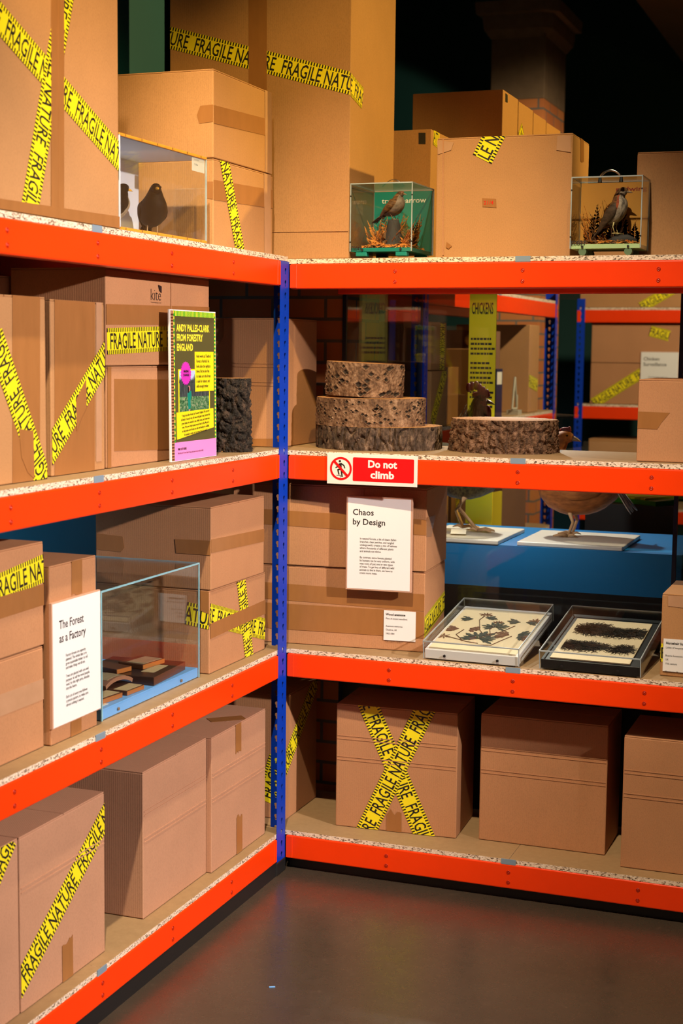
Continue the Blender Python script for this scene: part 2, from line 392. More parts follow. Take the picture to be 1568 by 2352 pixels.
# ------------------------------------------------------------------ cardboard boxes
class Carton:
    def __init__(s, label, x0, x1, y0, y1, z0, z1, mat=0, rz=0.0, group=None, flaps=True, creases=(), seam='x', name='cardboard_box', cat='box'):
        s.w, s.d, s.h = x1-x0, y1-y0, z1-z0
        s.loc = Vector(((x0+x1)/2, (y0+y1)/2, z0)); s.rz = R(rz)
        s.root = thing(name, label, cat, s.loc, s.rz, group)
        s.rm = Matrix.Rotation(s.rz, 3, 'Z'); s.nl = {}
        w, d, h = s.w/2, s.d/2, s.h
        mb = MB(); mb.box(-w, w, -d, d, 0.0012, h-(0.004 if flaps else 0))
        bm_ = mb.build('body', CB[mat], s.root, 0.0028, 2)
        s.body = bm_
        if creases:
            cr = MB()
            for fc, vv in creases:
                O, u, v, n = s.frame(fc); L = s.face_w(fc)
                for dv in (0, -0.011):
                    cr.prism([(0.004, vv+dv), (L-0.004, vv+dv), (L-0.004, vv+dv+0.003), (0.004, vv+dv+0.003)], (O, u, v, n), -0.001, 0.0016)
            cr.build('crease', CB[mat], s.root)
        if flaps:
            for sg in (-1, 1):
                f = MB()
                if seam == 'x': f.box(-w+0.001, w-0.001, *(sorted((sg*0.0015, sg*(d-0.0008)))), h-0.004, h)
                else: f.box(*(sorted((sg*0.0015, sg*(w-0.0008)))), -d+0.001, d-0.001, h-0.004, h)
                f.build('top_flap', CB[mat], s.root, 0.0009, 1)
    def frame(s, fc):
        w, d, h = s.w/2, s.d/2, s.h
        X, Y, Z = Vector((1, 0, 0)), Vector((0, 1, 0)), Vector((0, 0, 1))
        return {'F': (Vector((-w, -d, 0)), X, Z, -Y), 'R': (Vector((w, -d, 0)), Y, Z, X), 'T': (Vector((-w, -d, h)), X, Y, Z)}[fc]
    def face_w(s, fc): return {'F': s.w, 'R': s.d, 'T': s.w}[fc]
    def face_h(s, fc): return {'F': s.h, 'R': s.h, 'T': s.d}[fc]
    def uv(s, fc, p):
        O, u, v, n = s.frame(fc); Ow = s.rm @ O + s.loc
        q = ray_plane(p[0], p[1], Ow, s.rm @ n)-Ow
        return (q.dot(s.rm @ u), q.dot(s.rm @ v))
    def up(s, fc):
        s.nl[fc] = s.nl.get(fc, 0)+1; return 0.0005+0.0005*s.nl[fc]
    def rect(s, fc): return (0.001, s.face_w(fc)-0.001, 0.002, s.face_h(fc)-0.0005)
    def haz(s, fc, p, q, F=None, N=None, w=0.067, lift=0.0012):
        strip(s.root, s.frame(fc), s.rect(fc), s.uv(fc, p), s.uv(fc, q), w, HAZ, 'warning_tape', s.up(fc),
              s.uv(fc, F) if F else None, s.uv(fc, N) if N else None)
        return s
    def tape(s, fc, p, q, w=0.05, lift=0.0008, jag=(0, 0), mat=None, name='packing_tape'):
        strip(s.root, s.frame(fc), s.rect(fc), s.uv(fc, p), s.uv(fc, q), w, mat or TAPE, name, s.up(fc), jag=jag); return s
    def poly(s, fc, pts, mat=None, name='packing_tape', lift=0.0008):
        pl = clip_poly([s.uv(fc, p) for p in pts], *s.rect(fc))
        if len(pl) > 2:
            lift = s.up(fc); mb = MB(); mb.prism(pl, s.frame(fc), lift-0.0005, lift); mb.build(name, mat or TAPE, s.root)
        return s

# ------------------------------------------------------------------ the room
def wall(name, x0, x1, y0, y1, z0, z1, mat):
    return struct(MB().box(x0, x1, y0, y1, z0, z1).build(name, mat))
wall('floor', -3.5, 5.5, -6.0, 7.7, -0.1, 0.0, FLOOR)
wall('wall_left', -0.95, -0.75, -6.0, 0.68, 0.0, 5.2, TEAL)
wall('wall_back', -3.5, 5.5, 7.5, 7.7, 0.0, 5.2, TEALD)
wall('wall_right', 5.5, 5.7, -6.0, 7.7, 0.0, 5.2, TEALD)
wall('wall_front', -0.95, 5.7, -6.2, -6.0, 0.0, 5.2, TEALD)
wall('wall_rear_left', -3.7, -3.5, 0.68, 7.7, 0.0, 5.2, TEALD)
wall('ceiling', -3.7, 5.7, -6.2, 7.7, 5.2, 5.3, CEIL)
wall('trim_1', 0.25, 5.5, 3.6, 7.5, 3.75, 3.95, CEIL)
wall('wall_brick', -0.62, -0.005, 0.57, 0.95, 0.0, 1.95, BRICK)
# carved pier beyond the shelves
pier = thing('stone_pier', 'tall dark square stone pier with a moulded capital behind the shelves', 'pillar', (-0.325, 4.35, 0))
MB().box(-0.155, 0.155, -0.125, 0.42, 0.0, 3.13).build('brick_base', BRICK, pier)
MB().box(-0.158, 0.158, -0.128, 0.423, 3.13, 3.49).build('shaft', STONE, pier, 0.004, 1)
cap = MB()
def oct_(e, z):
    x, y0, y1 = 0.158+e, -0.128-e, 0.423+e; c = 0.035+e*0.5
    return [Vector(p) for p in ((-x, y0, z), (x-c, y0, z), (x, y0+c, z), (x, y1, z), (-x, y1, z))]
cap.ring_loft([oct_(0.004, 3.475), oct_(0.035, 3.52), oct_(0.042, 3.57), oct_(0.042, 3.60), oct_(0.075, 3.605), oct_(0.08, 3.67)])
cap.build('capital', STONE, pier)

# ------------------------------------------------------------------ shelving
BT = [1.9606, 1.3607, 0.7207, 0.1176]      # top of the beams
BH, BOARD = 0.0779, 0.0155
TR = [b+BOARD for b in BT]; TL = [b+BOARD+0.007 for b in BT]
_fl = {}
def flange(width, z0, z1, cx, pitch=0.0375):
    key = (round(width, 3), round(z0, 3), round(z1, 3), round(cx, 3))
    if key in _fl: return _fl[key]
    c = bpy.data.curves.new('flange', 'CURVE'); c.dimensions = '2D'; c.fill_mode = 'BOTH'; c.extrude = 0.001
    def sp(pts):
        q = c.splines.new('POLY'); q.points.add(len(pts)-1); q.use_cyclic_u = True
        for i, p in enumerate(pts): q.points[i].co = (p[0], p[1], 0, 1)
    sp([(0, z0), (width, z0), (width, z1), (0, z1)])
    z = z0+0.03
    while z < z1-0.015:
        pts = [(cx+0.0064*math.cos(R(a)), z+0.0064*math.sin(R(a))) for a in range(-60, 241, 30)]
        pts += [(cx-0.0034, z-0.0125), (cx-0.0018, z-0.0142), (cx+0.0018, z-0.0142), (cx+0.0034, z-0.0125)]
        sp(pts); z += pitch
    o = bpy.data.objects.new('flange', c); COL.objects.link(o)
    dg = bpy.context.evaluated_depsgraph_get(); me = bpy.data.meshes.new_from_object(o.evaluated_get(dg))
    r = ([tuple(v.co) for v in me.vertices], [tuple(p.vertices) for p in me.polygons])
    bpy.data.objects.remove(o); bpy.data.curves.remove(c); bpy.data.meshes.remove(me)
    _fl[key] = r; return r
def upright(parent, x, y, sx, sy, z0=0.035, z1=2.03, wx=0.05, wy=0.068, mat=None):
    """L section with its corner at (x,y): one flange along sx*X, one along sy*Y (parent space)"""
    mb = MB()
    vs, fs = flange(wx, z0, z1, wx*0.42); mb.add([(x+sx*p[0], y+p[2], p[1]) for p in vs], fs)
    vs, fs = flange(wy, z0, z1, wy*0.63); mb.add([(x+p[2], y+sy*p[0], p[1]) for p in vs], fs)
    o = mb.build('upright', mat or BLUE, parent)
    xa, xb = sorted((x-0.003*sx, x+sx*(wx+0.004))); ya, yb = sorted((y-0.003*sy, y+sy*(wy+0.004)))
    MB().box(xa, xb, ya, yb, 0.0, 0.045).build('foot', BLACK, parent, 0.004, 2)
    return o
_rv = None
def rack(label, loc, rz, L, D, x_boards, riv, clip, dz=0.0, levels=BT, beams_from=0.0, posts=(), rivets=True, mat=ORANGE, kick=True, kicky=0.034):
    global _rv
    root = thing('shelving_rack', label, 'shelving', loc, rz)
    for z in levels:
        z += dz
        b = MB(); b.box(beams_from, L, 0.0, 0.038, z-BH, z); fb = b.build('beam', mat, root, 0.0045, 3)
        for e in (beams_from, L-0.022):
            MB().box(e+0.0005, e+0.0225, -0.0012, 0.001, z-BH+0.003, z-0.003).build('end_plate', mat, fb, 0.0005, 1)
        b = MB(); b.box(beams_from, L, D-0.038, D, z-BH, z); b.build('beam', mat, root, 0.0045, 3)
        if rivets:
            if _rv is None:
                m = MB()
                rings = [[Vector((r*math.cos(k*math.pi/7), -h, r*math.sin(k*math.pi/7))) for k in range(14)] for r, h in
                         ((0.0062, -0.0004), (0.0060, 0.0012), (0.0048, 0.0018), (0.0036, 0.0008), (0.0028, 0.0006), (0.0014, 0.0022), (0.0004, 0.0026))]
                m.ring_loft(rings); tmp = m.build('rivet', ORANGE_D, fb, smooth=True); _rv = tmp.data; bpy.data.objects.remove(tmp)
            for x in riv:
                for h in (0.0255, 0.0575):
                    o = link('rivet', _rv, fb); o.location = (x, 0, z-h)
        for xa, xb in zip(x_boards[:-1], x_boards[1:]):
            MB().box(xa+0.0006, xb-0.0006, 0.003, D-0.003, z, z+BOARD).build('shelf_board', CHIP, root, 0.0007, 1)
        for c in clip:
            m = MB(); m.box(c-0.023, c+0.023, 0.0003, 0.0028, z-0.001, z+BOARD+0.0004)
            m.build('board_clip', CLIPM, root, 0.0002, 1)
    if kick: MB().box(beams_from, L, kicky, kicky+0.012, 0.0, 0.05).build('kick_board', BLACK, root)
    for args in posts: upright(root, *args)
    return root
LL = 2.25
left = rack('orange beam shelving rack running down the left with boxes and a blue post', (0, -LL, 0), R(90), LL-0.001, 0.6,
            [0.0, LL-1.122, LL+0.0665], [LL-1.893, LL-1.508, LL-1.1212, LL-0.7337, LL-0.346], [LL-1.1215], 0.007,
            posts=[(LL+0.0695, 0.001, -1, 1, 0.035, 1.9665, 0.068, 0.0505), (LL+0.0, 0.6, -1, -1), (0.0, 0.0, 1, 1), (0.0, 0.6, 1, -1)], kicky=0.002)
right = rack('orange beam shelving rack along the back with a warning sign on its middle beam', (0, 0.0714, 0), 0, 2.0, 0.46,
             [-0.62, 0.747, 2.0], [0.349, 0.7475, 1.146, 1.545], [0.7468], 0.0, beams_from=0.002,
             posts=[(2.0, 0.0, -1, 1), (2.0, 0.46, -1, -1), (-0.60, 0.46, 1, -1)])

# ------------------------------------------------------------------ boxes, top shelf
GP = None
b = Carton('tall orange lit box at top left crossed by two yellow warning tapes', -0.45, -0.006, -1.70, -1.007, TL[0], 2.95, 1, flaps=False)
b.haz('R', (-60, -26), (290, 380), F=(14, 60), lift=0.0012)
b.haz('R', (155, -45), (66, 488), F=(86, 354), lift=0.0019)
b.tape('R', (131, -60), (131, 520), 0.055, 0.0026).tape('R', (137, -60), (137, 500), 0.02, 0.0032)
b.tape('R', (-20, 470), (274, 512), 0.03, 0.0008)
b = Carton('lower brown box with a downward warning tape, under another top shelf box', -0.45, -0.04, -0.398, 0.028, TL[0], TL[0]+0.246, 1)
b.poly('F', [(476, 417), (492, 417), (492, 458), (476, 456)]).tape('R', (490, 436), (628, 458), 0.056).tape('R', (613, 360), (614, 590), 0.05, mat=CLEARTAPE)
b.haz('R', (511, 350), (553, 590), N=(513, 377), w=0.058)
b = Carton('upper brown box with a torn tape corner patch, between the tall boxes', -0.45, -0.04, -0.3985, 0.022, TL[0]+0.247, TL[0]+0.494, 1)
b.poly('F', [(492, 240), (460, 243), (452, 265), (458, 284), (492, 279)]).tape('R', (490, 262), (626, 296), 0.05).tape('R', (615, 180), (616, 410), 0.05, mat=CLEARTAPE)
b = Carton('very tall box in the corner with a sloping warning tape wrapped round its edge', -0.4316, 0.1864, 0.1, 0.5256, TR[0], 2.98, 1, flaps=False)
b.haz('F', (380, 84), (815, 194), F=(448, 104)).haz('R', (800, 188), (832, 226), F=(814, 207))
b.tape('F', (592, -60), (592, 600), 0.062, 0.0024).tape('F', (600, -60), (600, 240), 0.022, 0.003)
b.tape('F', (620, 532), (800, 530), 0.004, mat=CB[1], name='crease')
b = Carton('wide box with a scrap of warning tape, between the two bird cases', 0.4366, 0.8597, 0.2, 0.4476, TR[0], 2.346, 1, creases=())
b.haz('F', (1107, 366), (1142, 296), N=(1125, 328))
b.poly('F', [(1107, 455), (1139, 457), (1140, 477), (1108, 475)], lift=0.0008)
b.poly('F', [(1004, 322), (1042, 327), (1036, 345), (1006, 355)], CLEARTAPE).poly('F', [(1280, 312), (1311, 312), (1311, 350), (1278, 345)], CLEARTAPE)
b.poly('F', [(1026, 556), (1038, 565), (1030, 572), (1024, 568)]).tape('F', (1018, 318), (1018, 586), 0.004, mat=CB[0], name='crease')
b.tape('R', (1336, 300), (1336, 372), 0.05, jag=(0.003, 0.003))
lettering('21/4', b.frame('F'), b.uv('F', (1111, 470))[0], b.uv('F', (1111, 470))[1], RED, b.root, w=0.03, h=0.011, lift=0.0022)
b = Carton('brown box at the right end of the top shelf behind the redwing case', 1.0455, 1.5, 0.245, 0.5, TR[0], 2.288, 1)
# boxes beyond, on the roof of the big display case
for y0, y1, lab in ((0.9, 1.12, 'front dark box with a slot, first of the row behind the shelves'), (1.13, 1.355, 'second box in the lit row behind the shelves'),
                    (1.365, 1.575, 'third box in the lit row behind the shelves'), (1.585, 1.84, 'farthest box in the lit row behind the shelves, before the stone pier')):
    b = Carton(lab, 0.128, 0.4594, y0, y1, 1.986, 2.607-(y0-0.9)*0.02, 1, flaps=False, group='row of boxes behind the top shelf')
    if y0 < 1: b.poly('R', [(1160, 214), (1165, 218), (1165, 236), (1160, 234)], BLACK, 'hand_hole')
    if y0 == 1.13: b.haz('R', (1192, 318), (1200, 296), N=(1192, 318), w=0.05)
b = Carton('dark box with a square hand hole just right of the very tall box', 0.045, 0.2863, 0.62, 0.87, 1.986, 2.439, 1, flaps=False)
b.poly('F', [(961, 305), (977, 305), (977, 331), (961, 331)], BLACK, 'hand_hole').haz('R', (995, 312), (1008, 322), N=(990, 310), w=0.06)

# ------------------------------------------------------------------ boxes, second shelf
b = Carton('tall box with brown taped front and steep warning tape, far left of the second shelf', -0.36, -0.06, -1.60, -1.262, TL[1], 1.808, 1)
b.tape('R', (60, 640), (60, 1130), 0.115, 0.0008)
b.haz('R', (104, 1120), (-14, 770), F=(15, 885), lift=0.0015)
b.poly('R', [(42, 985), (75, 990), (78, 1100), (62, 1085), (48, 1050)], lift=0.0026)
b = Carton('tall box with rising warning tape, left of the box with the printed kite', -0.36, -0.081, -1.206, -0.951, TL[1], 1.806, 1)
b.tape('R', (172, 650), (172, 1110), 0.19, 0.0008).tape('R', (226, 690), (226, 1060), 0.028, 0.0014, mat=CLEARTAPE)
b.haz('R', (108, 1046), (256, 794), F=(150, 969), lift=0.0015)
b.poly('R', [(173, 918), (196, 870), (197, 935), (185, 960), (174, 990)], lift=0.0026)
b = Carton('shaded big dark box standing behind the two tall boxes on the second shelf', -0.58, -0.368, -1.75, -0.50, TL[1], 1.875, 2)
b = Carton('brown box with a wide taped front under the kite box on the second shelf', -0.36, -0.086, -0.931, -0.43, TL[1], TL[1]+0.262, 0)
b.poly('R', [(262, 870), (392, 872), (392, 1032), (262, 1036)], lift=0.0008)
b.tape('R', (250, 840), (250, 1080), 0.02, 0.0012)
kite = b = Carton('brown box printed with a small kite logo and a level warning tape', -0.36, -0.080, -0.9435, -0.3415, TL[1]+0.263, 1.8955, 0)
b.tape('R', (238, 722), (490, 726), 0.052)
b.haz('R', (245, 784), (400, 777), F=(252, 784))
b.tape('R', (392, 600), (392, 860), 0.003, mat=CB[0], name='crease')
uvk = lambda x, y: b.uv('R', (x, y))
fr = b.frame('R')
p = uvk(346, 689); lettering('kite', fr, p[0], p[1], INK, b.root, w=uvk(369, 688)[0]-p[0], h=0.030, bold=-0.012)
p = uvk(346, 696); lettering('kitepackaging.co.uk', fr, p[0], p[1], INK, b.root, w=uvk(370, 696)[0]-p[0], h=0.0042)
b.poly('R', [(362, 654), (369.5, 658), (369.5, 673), (365, 668)], INK, 'printed_logo')
b = Carton('corner box standing behind the blue post on the second shelf', -0.33, -0.062, 0.17, 0.47, TR[1], 1.794, 0, creases=(('F', 0.27), ('F', 0.21)))
b.poly('F', [(484, 728), (514, 729), (513, 772), (505, 790), (484, 782)])
b.tape('F', (484, 1018), (650, 1018), 0.03)
b = Carton('box with a cut strip of tape at the right end of the second shelf', 1.0915, 1.5, 0.1206, 0.45, TR[1], 1.6185, 0)
b.poly('F', [(1461, 945), (1538, 948), (1518, 972), (1509, 986), (1461, 984)])

# ------------------------------------------------------------------ boxes, third shelf
b = Carton('lower box of the left stack on the third shelf with a faint tape band', -0.42, -0.061, -1.75, -1.2855, TL[2], TL[2]+0.245, 0)
b.tape('R', (-20, 1628), (110, 1578), 0.05, mat=CLEARTAPE)
b = Carton('upper box of the left stack on the third shelf with a rising warning tape', -0.42, -0.0605, -1.75, -1.281, TL[2]+0.2465, 1.238, 0)
b.haz('R', (-50, 1373), (110, 1300), N=(70, 1330), lift=0.0012)
b.tape('R', (-20, 1402), (110, 1362), 0.05, 0.0018, jag=(0.004, 0.004))
b = Carton('narrow box holding the forest factory sign on the third shelf', -0.36, -0.047, -1.277, -1.0585, TL[2], 1.178, 0)
b.tape('R', (176, 1265), (176, 1365), 0.05, jag=(0, 0.004)).tape('R', (174, 1640), (174, 1710), 0.05)
b = Carton('lower box of the middle stack with crossed warning tapes beside the clear case', -0.42, -0.045, -0.41, -0.002, TL[2], TL[2]+0.2475, 0)
b.haz('F', (428, 1408), (489, 1422), N=(408, 1405), lift=0.0012)
b.haz('R', (480, 1412), (612, 1446), F=(499, 1418), lift=0.0012).haz('R', (573, 1520), (552, 1325), F=(570, 1444), lift=0.0018, w=0.06)
b.tape('R', (482, 1450), (612, 1392), 0.045, 0.0026).poly('F', [(455, 1350), (489, 1362), (489, 1415), (455, 1400)])
b = Carton('upper box of the middle stack on the third shelf with tape patches', -0.421, -0.04, -0.41, -0.024, TL[2]+0.249, 1.237, 0)
b.poly('F', [(222, 1225), (282, 1232), (286, 1258), (278, 1268), (222, 1262)]).poly('F', [(402, 1238), (489, 1242), (489, 1276), (405, 1270)])
b.tape('R', (484, 1255), (612, 1228), 0.04)
b = Carton('wide taped box behind the blue post carrying a small plant label', -0.23, 0.4165, 0.157, 0.46, TR[2], 0.9945, 0, rz=4.5)
b.tape('F', (600, 1355), (975, 1385), 0.055).tape('F', (600, 1412), (975, 1436), 0.085, 0.0012)
b.haz('R', (966, 1452), (1040, 1352), N=(991, 1408))
low = b
b = Carton('wide box on top of the plant label box with a lighter brown tape band', -0.23, 0.4195, 0.152, 0.46, 0.996, 1.262, 0, rz=4.5)
b.tape('F', (600, 1186), (980, 1212), 0.05, 0.0012).tape('F', (835, 1100), (835, 1140), 0.002, mat=CB[0], name='crease')
b.poly('R', [(976, 1190), (999, 1183), (990, 1232), (976, 1234)]).poly('R', [(1024, 1182), (1042, 1172), (1042, 1215), (1026, 1218)])
up3 = b
b = Carton('box carrying the lichen label at the right end of the third shelf', 1.1785, 1.55, 0.1395, 0.42, TR[2], 0.985, 1)
b.haz('F', (1500, 1498), (1600, 1503), F=(1518, 1498), w=0.055).poly('F', [(1534, 1367), (1600, 1372), (1600, 1400), (1534, 1392)], CLEARTAPE)
rb3 = b
# ------------------------------------------------------------------ boxes, bottom shelf
b = Carton('leftmost box on the bottom shelf, cut off by the photo edge', -0.47, -0.045, -1.85, -1.4275, TL[3], 0.565, 4)
b.haz('R', (-20, 2030), (22, 1925), F=(-20, 2030))
b = Carton('box on the bottom shelf with one long diagonal warning tape', -0.47, -0.043, -1.4255, -1.032, TL[3], 0.565, 4, creases=(('R', 0.30),))
b.haz('R', (28, 2296), (262, 1835), F=(56, 2252))
b.tape('R', (154, 2160), (156, 2300), 0.05, jag=(0.008, 0))
b = Carton('large plain box on the bottom shelf, nearer of a touching pair', -0.47, -0.054, -0.8035, -0.4095, TL[3], 0.553, 4, creases=(('R', 0.30), ('R', 0.225)))
b = Carton('large box with two tape ends, farther of the touching pair by the blue post', -0.47, -0.038, -0.4075, -0.008, TL[3], 0.553, 4, creases=(('R', 0.30), ('R', 0.225)))
b.tape('R', (547, 1620), (547, 1726), 0.042, jag=(0, 0.008)).tape('R', (549, 1872), (549, 1975), 0.042, jag=(0.008, 0))
b.tape('T', (480, 1655), (560, 1648), 0.05)
b = Carton('box behind the blue post on the bottom shelf with a climbing warning tape', -0.42, -0.038, 0.165, 0.44, TR[3], 0.556, 0)
b.haz('R', (640, 1800), (728, 1555), F=(671, 1691)).haz('F', (610, 1840), (640, 1740), F=(612, 1830))
b = Carton('box on the bottom shelf marked with a big yellow tape cross', 0.128, 0.5345, 0.187, 0.44, TR[3], 0.545, 0, rz=3.0, creases=(('F', 0.305), ('F', 0.235)))
b.haz('F', (836, 1597), (985, 1945), F=(847, 1647), lift=0.0012).haz('F', (829, 1932), (984, 1612), F=(851, 1862), lift=0.0019)
b.tape('F', (905, 1866), (905, 1940), 0.05, jag=(0.012, 0))
b = Carton('plain box without tape, right of the crossed box on the bottom shelf', 0.6105, 1.0173, 0.2205, 0.457, TR[3], 0.5475, 0, creases=(('F', 0.305), ('F', 0.232)))
b = Carton('plain box at the right edge of the bottom shelf', 1.0805, 1.5, 0.135, 0.42, TR[3], 0.544, 0, creases=(('F', 0.305), ('F', 0.232)))

# ------------------------------------------------------------------ signs
X_, Y_, Z_ = Vector((1, 0, 0)), Vector((0, 1, 0)), Vector((0, 0, 1))
FRONT = lambda w: (Vector((-w/2, 0, 0)), X_, Z_, -Y_)
def rrect(x0, x1, y0, y1, r, n=5):
    pts = []
    for cx, cy, a0 in ((x1-r, y1-r, 0), (x0+r, y1-r, 90), (x0+r, y0+r, 180), (x1-r, y0+r, 270)):
        pts += [(cx+r*math.cos(R(a0+90*i/n)), cy+r*math.sin(R(a0+90*i/n))) for i in range(n+1)]
    return pts
def bar2(a, b, w):
    a, b = Vector(a), Vector(b); d = (b-a).normalized(); q = Vector((-d.y, d.x))*w/2
    return [tuple(a+q), tuple(a-q), tuple(b-q), tuple(b+q)]
# do not climb
t_ = thing('warning_sign', 'red and white Do not climb sign on the middle orange beam', 'sign', (0.2837, 0.0668, 1.2755), 0)
fr = FRONT(0.2975)
MB().box(-0.14875, 0.14875, 0, 0.0025, 0, 0.0965).build('plate', SIGNW, t_, 0.0006, 1)
m = MB(); m.prism(rrect(0.0865, 0.287, 0.0115, 0.086, 0.004), fr, -0.0003, 0.0004); m.build('red_panel', RED, t_)
for s_, x, y, w in (('Do not', 0.137, 0.0545, 0.095), ('climb', 0.145, 0.0215, 0.078)):
    lettering(s_, fr, x, y, WHITE, t_, w=w, h=0.0245, bold=0.035, lift=0.0008)
m = MB(); cx, cy = 0.0465, 0.049
ring = lambda r0, r1: [[Vector((cx+r*math.cos(k*math.pi/24), cy+r*math.sin(k*math.pi/24), 0)) for k in range(48)] for r in (r0, r1)]
r0, r1 = ring(0.0365, 0.0298); O, u, v, n = fr
cv = [O+u*p.x+v*p.y+n*0.0006 for p in r0+r1]
m.add(cv, [(k, (k+1) % 48, 48+(k+1) % 48, 48+k) for k in range(48)])
m.prism(bar2((cx-0.022, cy+0.0225), (cx+0.022, cy-0.0225), 0.0075), fr, 0.0004, 0.0012); m.build('prohibition_ring', RED, t_)
m = MB()
m.prism([(cx-0.0035+0.0038*math.cos(k*math.pi/8), cy+0.023+0.0038*math.sin(k*math.pi/8)) for k in range(16)], fr, 0, 0.0005)
m.prism([(cx-0.008, cy+0.0155), (cx-0.001, cy+0.0175), (cx+0.002, cy+0.016), (cx+0.0035, cy-0.004), (cx-0.004, cy-0.003)], fr, 0, 0.0005)
for a, b2, w in (((cx, cy+0.0165), (cx+0.010, cy+0.010), 0.004), ((cx+0.010, cy+0.0105), (cx+0.0135, cy+0.001), 0.0035), ((cx-0.006, cy+0.008), (cx-0.018, cy+0.002), 0.0035),
                 ((cx+0.001, cy-0.003), (cx-0.010, cy-0.0035), 0.0045), ((cx-0.0105, cy-0.002), (cx-0.006, cy-0.019), 0.0042), ((cx+0.0012, cy-0.003), (cx+0.0045, cy-0.026), 0.0046),
                 ((cx-0.0145, cy-0.0215), (cx-0.0005, cy-0.0215), 0.002), ((cx-0.0015, cy-0.0205), (cx-0.0015, cy-0.028), 0.002)):
    m.prism(bar2(a, b2, w), fr, 0, 0.0005)
m.build('climber_symbol', INK, t_)
# chaos by design
rm = up3.rm
def panel(label, W_, H_, th, loc, rz, title, tsize, lines, lead, size, tx, ty, bx, by, border=0.004, name='display_sign', bold=0.012, squeeze=1.0, tsq=1.0, tilt=0.0):
    t_ = thing(name, label, 'sign', loc, rz); t_.rotation_euler[0] = tilt
    MB().box(-W_/2, W_/2, 0, th, 0, H_).build('backing', PINKWOOD, t_, 0.0008, 1)
    MB().box(-W_/2+border, W_/2-border, -0.0008, 0.0006, border, H_-border).build('face', WHITE, t_)
    fr = FRONT(W_); off = 0.0012
    paragraph(title, fr, tx, ty, tsize*1.12, tsize, INK, t_, squeeze=tsq, bold=bold, lift=off, name='title')
    paragraph(lines, fr, bx, by, lead, size, INK, t_, squeeze=squeeze, bold=0.006, lift=off, name='body_text')
    return t_
panel('white Chaos by Design panel fixed to a wide box', 0.2155, 0.3005, 0.012, (0.289, 0.129, 0.9335), R(4.5), ['Chaos', 'by Design'], 0.0272,
      ['In natural forests, a bit of chaos (fallen', 'branches, clear patches, and tangled', 'undergrowth) creates a mix of habitats', 'where thousands of different plants', 'and animals can thrive.', '',
       'By contrast, some forests planted', 'by humans can be very uniform, with', 'neat rows of just one or two types', 'of trees. To get lots of different wild', 'animals to live in them, we have to', 'create more mess.'],
      0.0100, 0.0096, 0.021, 0.241, 0.046, 0.163, border=0.005, squeeze=0.80)
panel('white Forest as a Factory panel on a narrow box', 0.229, 0.305, 0.008, (-0.037, -1.170, 0.7865), R(90), ['The Forest', 'as a Factory'], 0.0295,
      ['Factory forests are expertly', 'planned. The whole idea is to', 'grow sustainable timber to sell', 'and make things we all use.', '', 'Trees are planted with care and', 'purpose: to sell the wood people',
       'need, for the right price, decades', 'into the future.', '', 'Each cut of every tree follows', 'a precise pattern, to make sure', 'almost nothing is wasted.'],
      0.0102, 0.0103, 0.031, 0.238, 0.060, 0.166, border=0.003, squeeze=0.80, tsq=0.86)
def small_label(label, cart, fc, tl, brp, lines, title):
    u0, v1 = cart.uv(fc, tl); u1, v0 = cart.uv(fc, brp); O, u, v, n = cart.frame(fc)
    Wd, Hd = u1-u0, v1-v0; pos = cart.loc+cart.rm @ (O+u*(u0+Wd/2)+v*v0+n*0.0035)
    t_ = thing('specimen_label', label, 'label', pos, cart.rz)
    MB().box(-Wd/2, Wd/2, 0, 0.0015, 0, Hd).build('card', WHITE, t_)
    fr = FRONT(Wd)
    paragraph([title], fr, 0.007, Hd-0.016, 0.01, 0.0105, INK, t_, bold=0.02, name='title', squeeze=0.92)
    paragraph(lines, fr, 0.007, Hd-0.0285, 0.0122, 0.0080, INK, t_, name='body_text', squeeze=0.84)
small_label('white Wood anemone label on the lower wide box', low, 'F', (882, 1401), (954, 1474), ['Plant of ancient woodland.', '', 'Anemone nemorosa', 'Cheshire, UK', '1862-1884', '', 'Manchester Museum'], 'Wood anemone')
small_label('white Horsehair lichen label on the rightmost box', rb3, 'F', (1524, 1466), (1608, 1548), ['Lichen of temperate woodland.', '', 'Bryoria fuscescens', 'UK', '19th century', '', 'Manchester Museum'], 'Horsehair lichen')
# the forestry poster
t_ = thing('poster_board', 'green and yellow forestry poster standing in front of the kite box', 'poster', (-0.0385, -0.521, TL[1]+0.0012), R(90)); t_.rotation_euler[0] = R(-0.6)
W_, H_ = 0.288, 0.414; fr = FRONT(W_); O, u, v, n = fr
def flat(name, rects, mat, lift, par=t_):
    m = MB()
    for x0, x1, y0, y1 in rects: m.prism([(x0, y0), (x1, y0), (x1, y1), (x0, y1)], fr, 0, lift)
    return m.build(name, mat, par)
MB().box(-W_/2, W_/2, 0, 0.005, 0, H_).build('board', WHITE, t_)
flat('olive_panel', [(0.026, W_-0.002, 0.05, H_-0.003)], OLIVE, 0.0004)
flat('brown_striped_edge', [(0.006, 0.021, 0.004+i*0.0082, 0.004+i*0.0082+0.0045) for i in range(49)], plain('brown_stripe', (0.09, 0.03, 0.012), 0.5), 0.0006)
flat('tan_edge', [(0.005, 0.022, 0.002, H_-0.003)], plain('tan_stripe', (0.42, 0.20, 0.10), 0.5), 0.0003)
flat('yellow_border', [(0.022, 0.027, 0.05, H_-0.002), (W_-0.010, W_-0.003, 0.05, H_-0.003), (0.024, W_-0.003, H_-0.0175, H_-0.003)], TITLEY, 0.0006)
flat('green_border_dash', [(0.022, 0.027, 0.052+i*0.0156, 0.060+i*0.0156) for i in range(23)]+[(W_-0.010, W_-0.003, 0.054+i*0.0110, 0.060+i*0.0110) for i in range(32)]
     + [(0.027+i*0.0086, 0.032+i*0.0086, H_-0.0175, H_-0.003) for i in range(29)], GREENP, 0.0008)
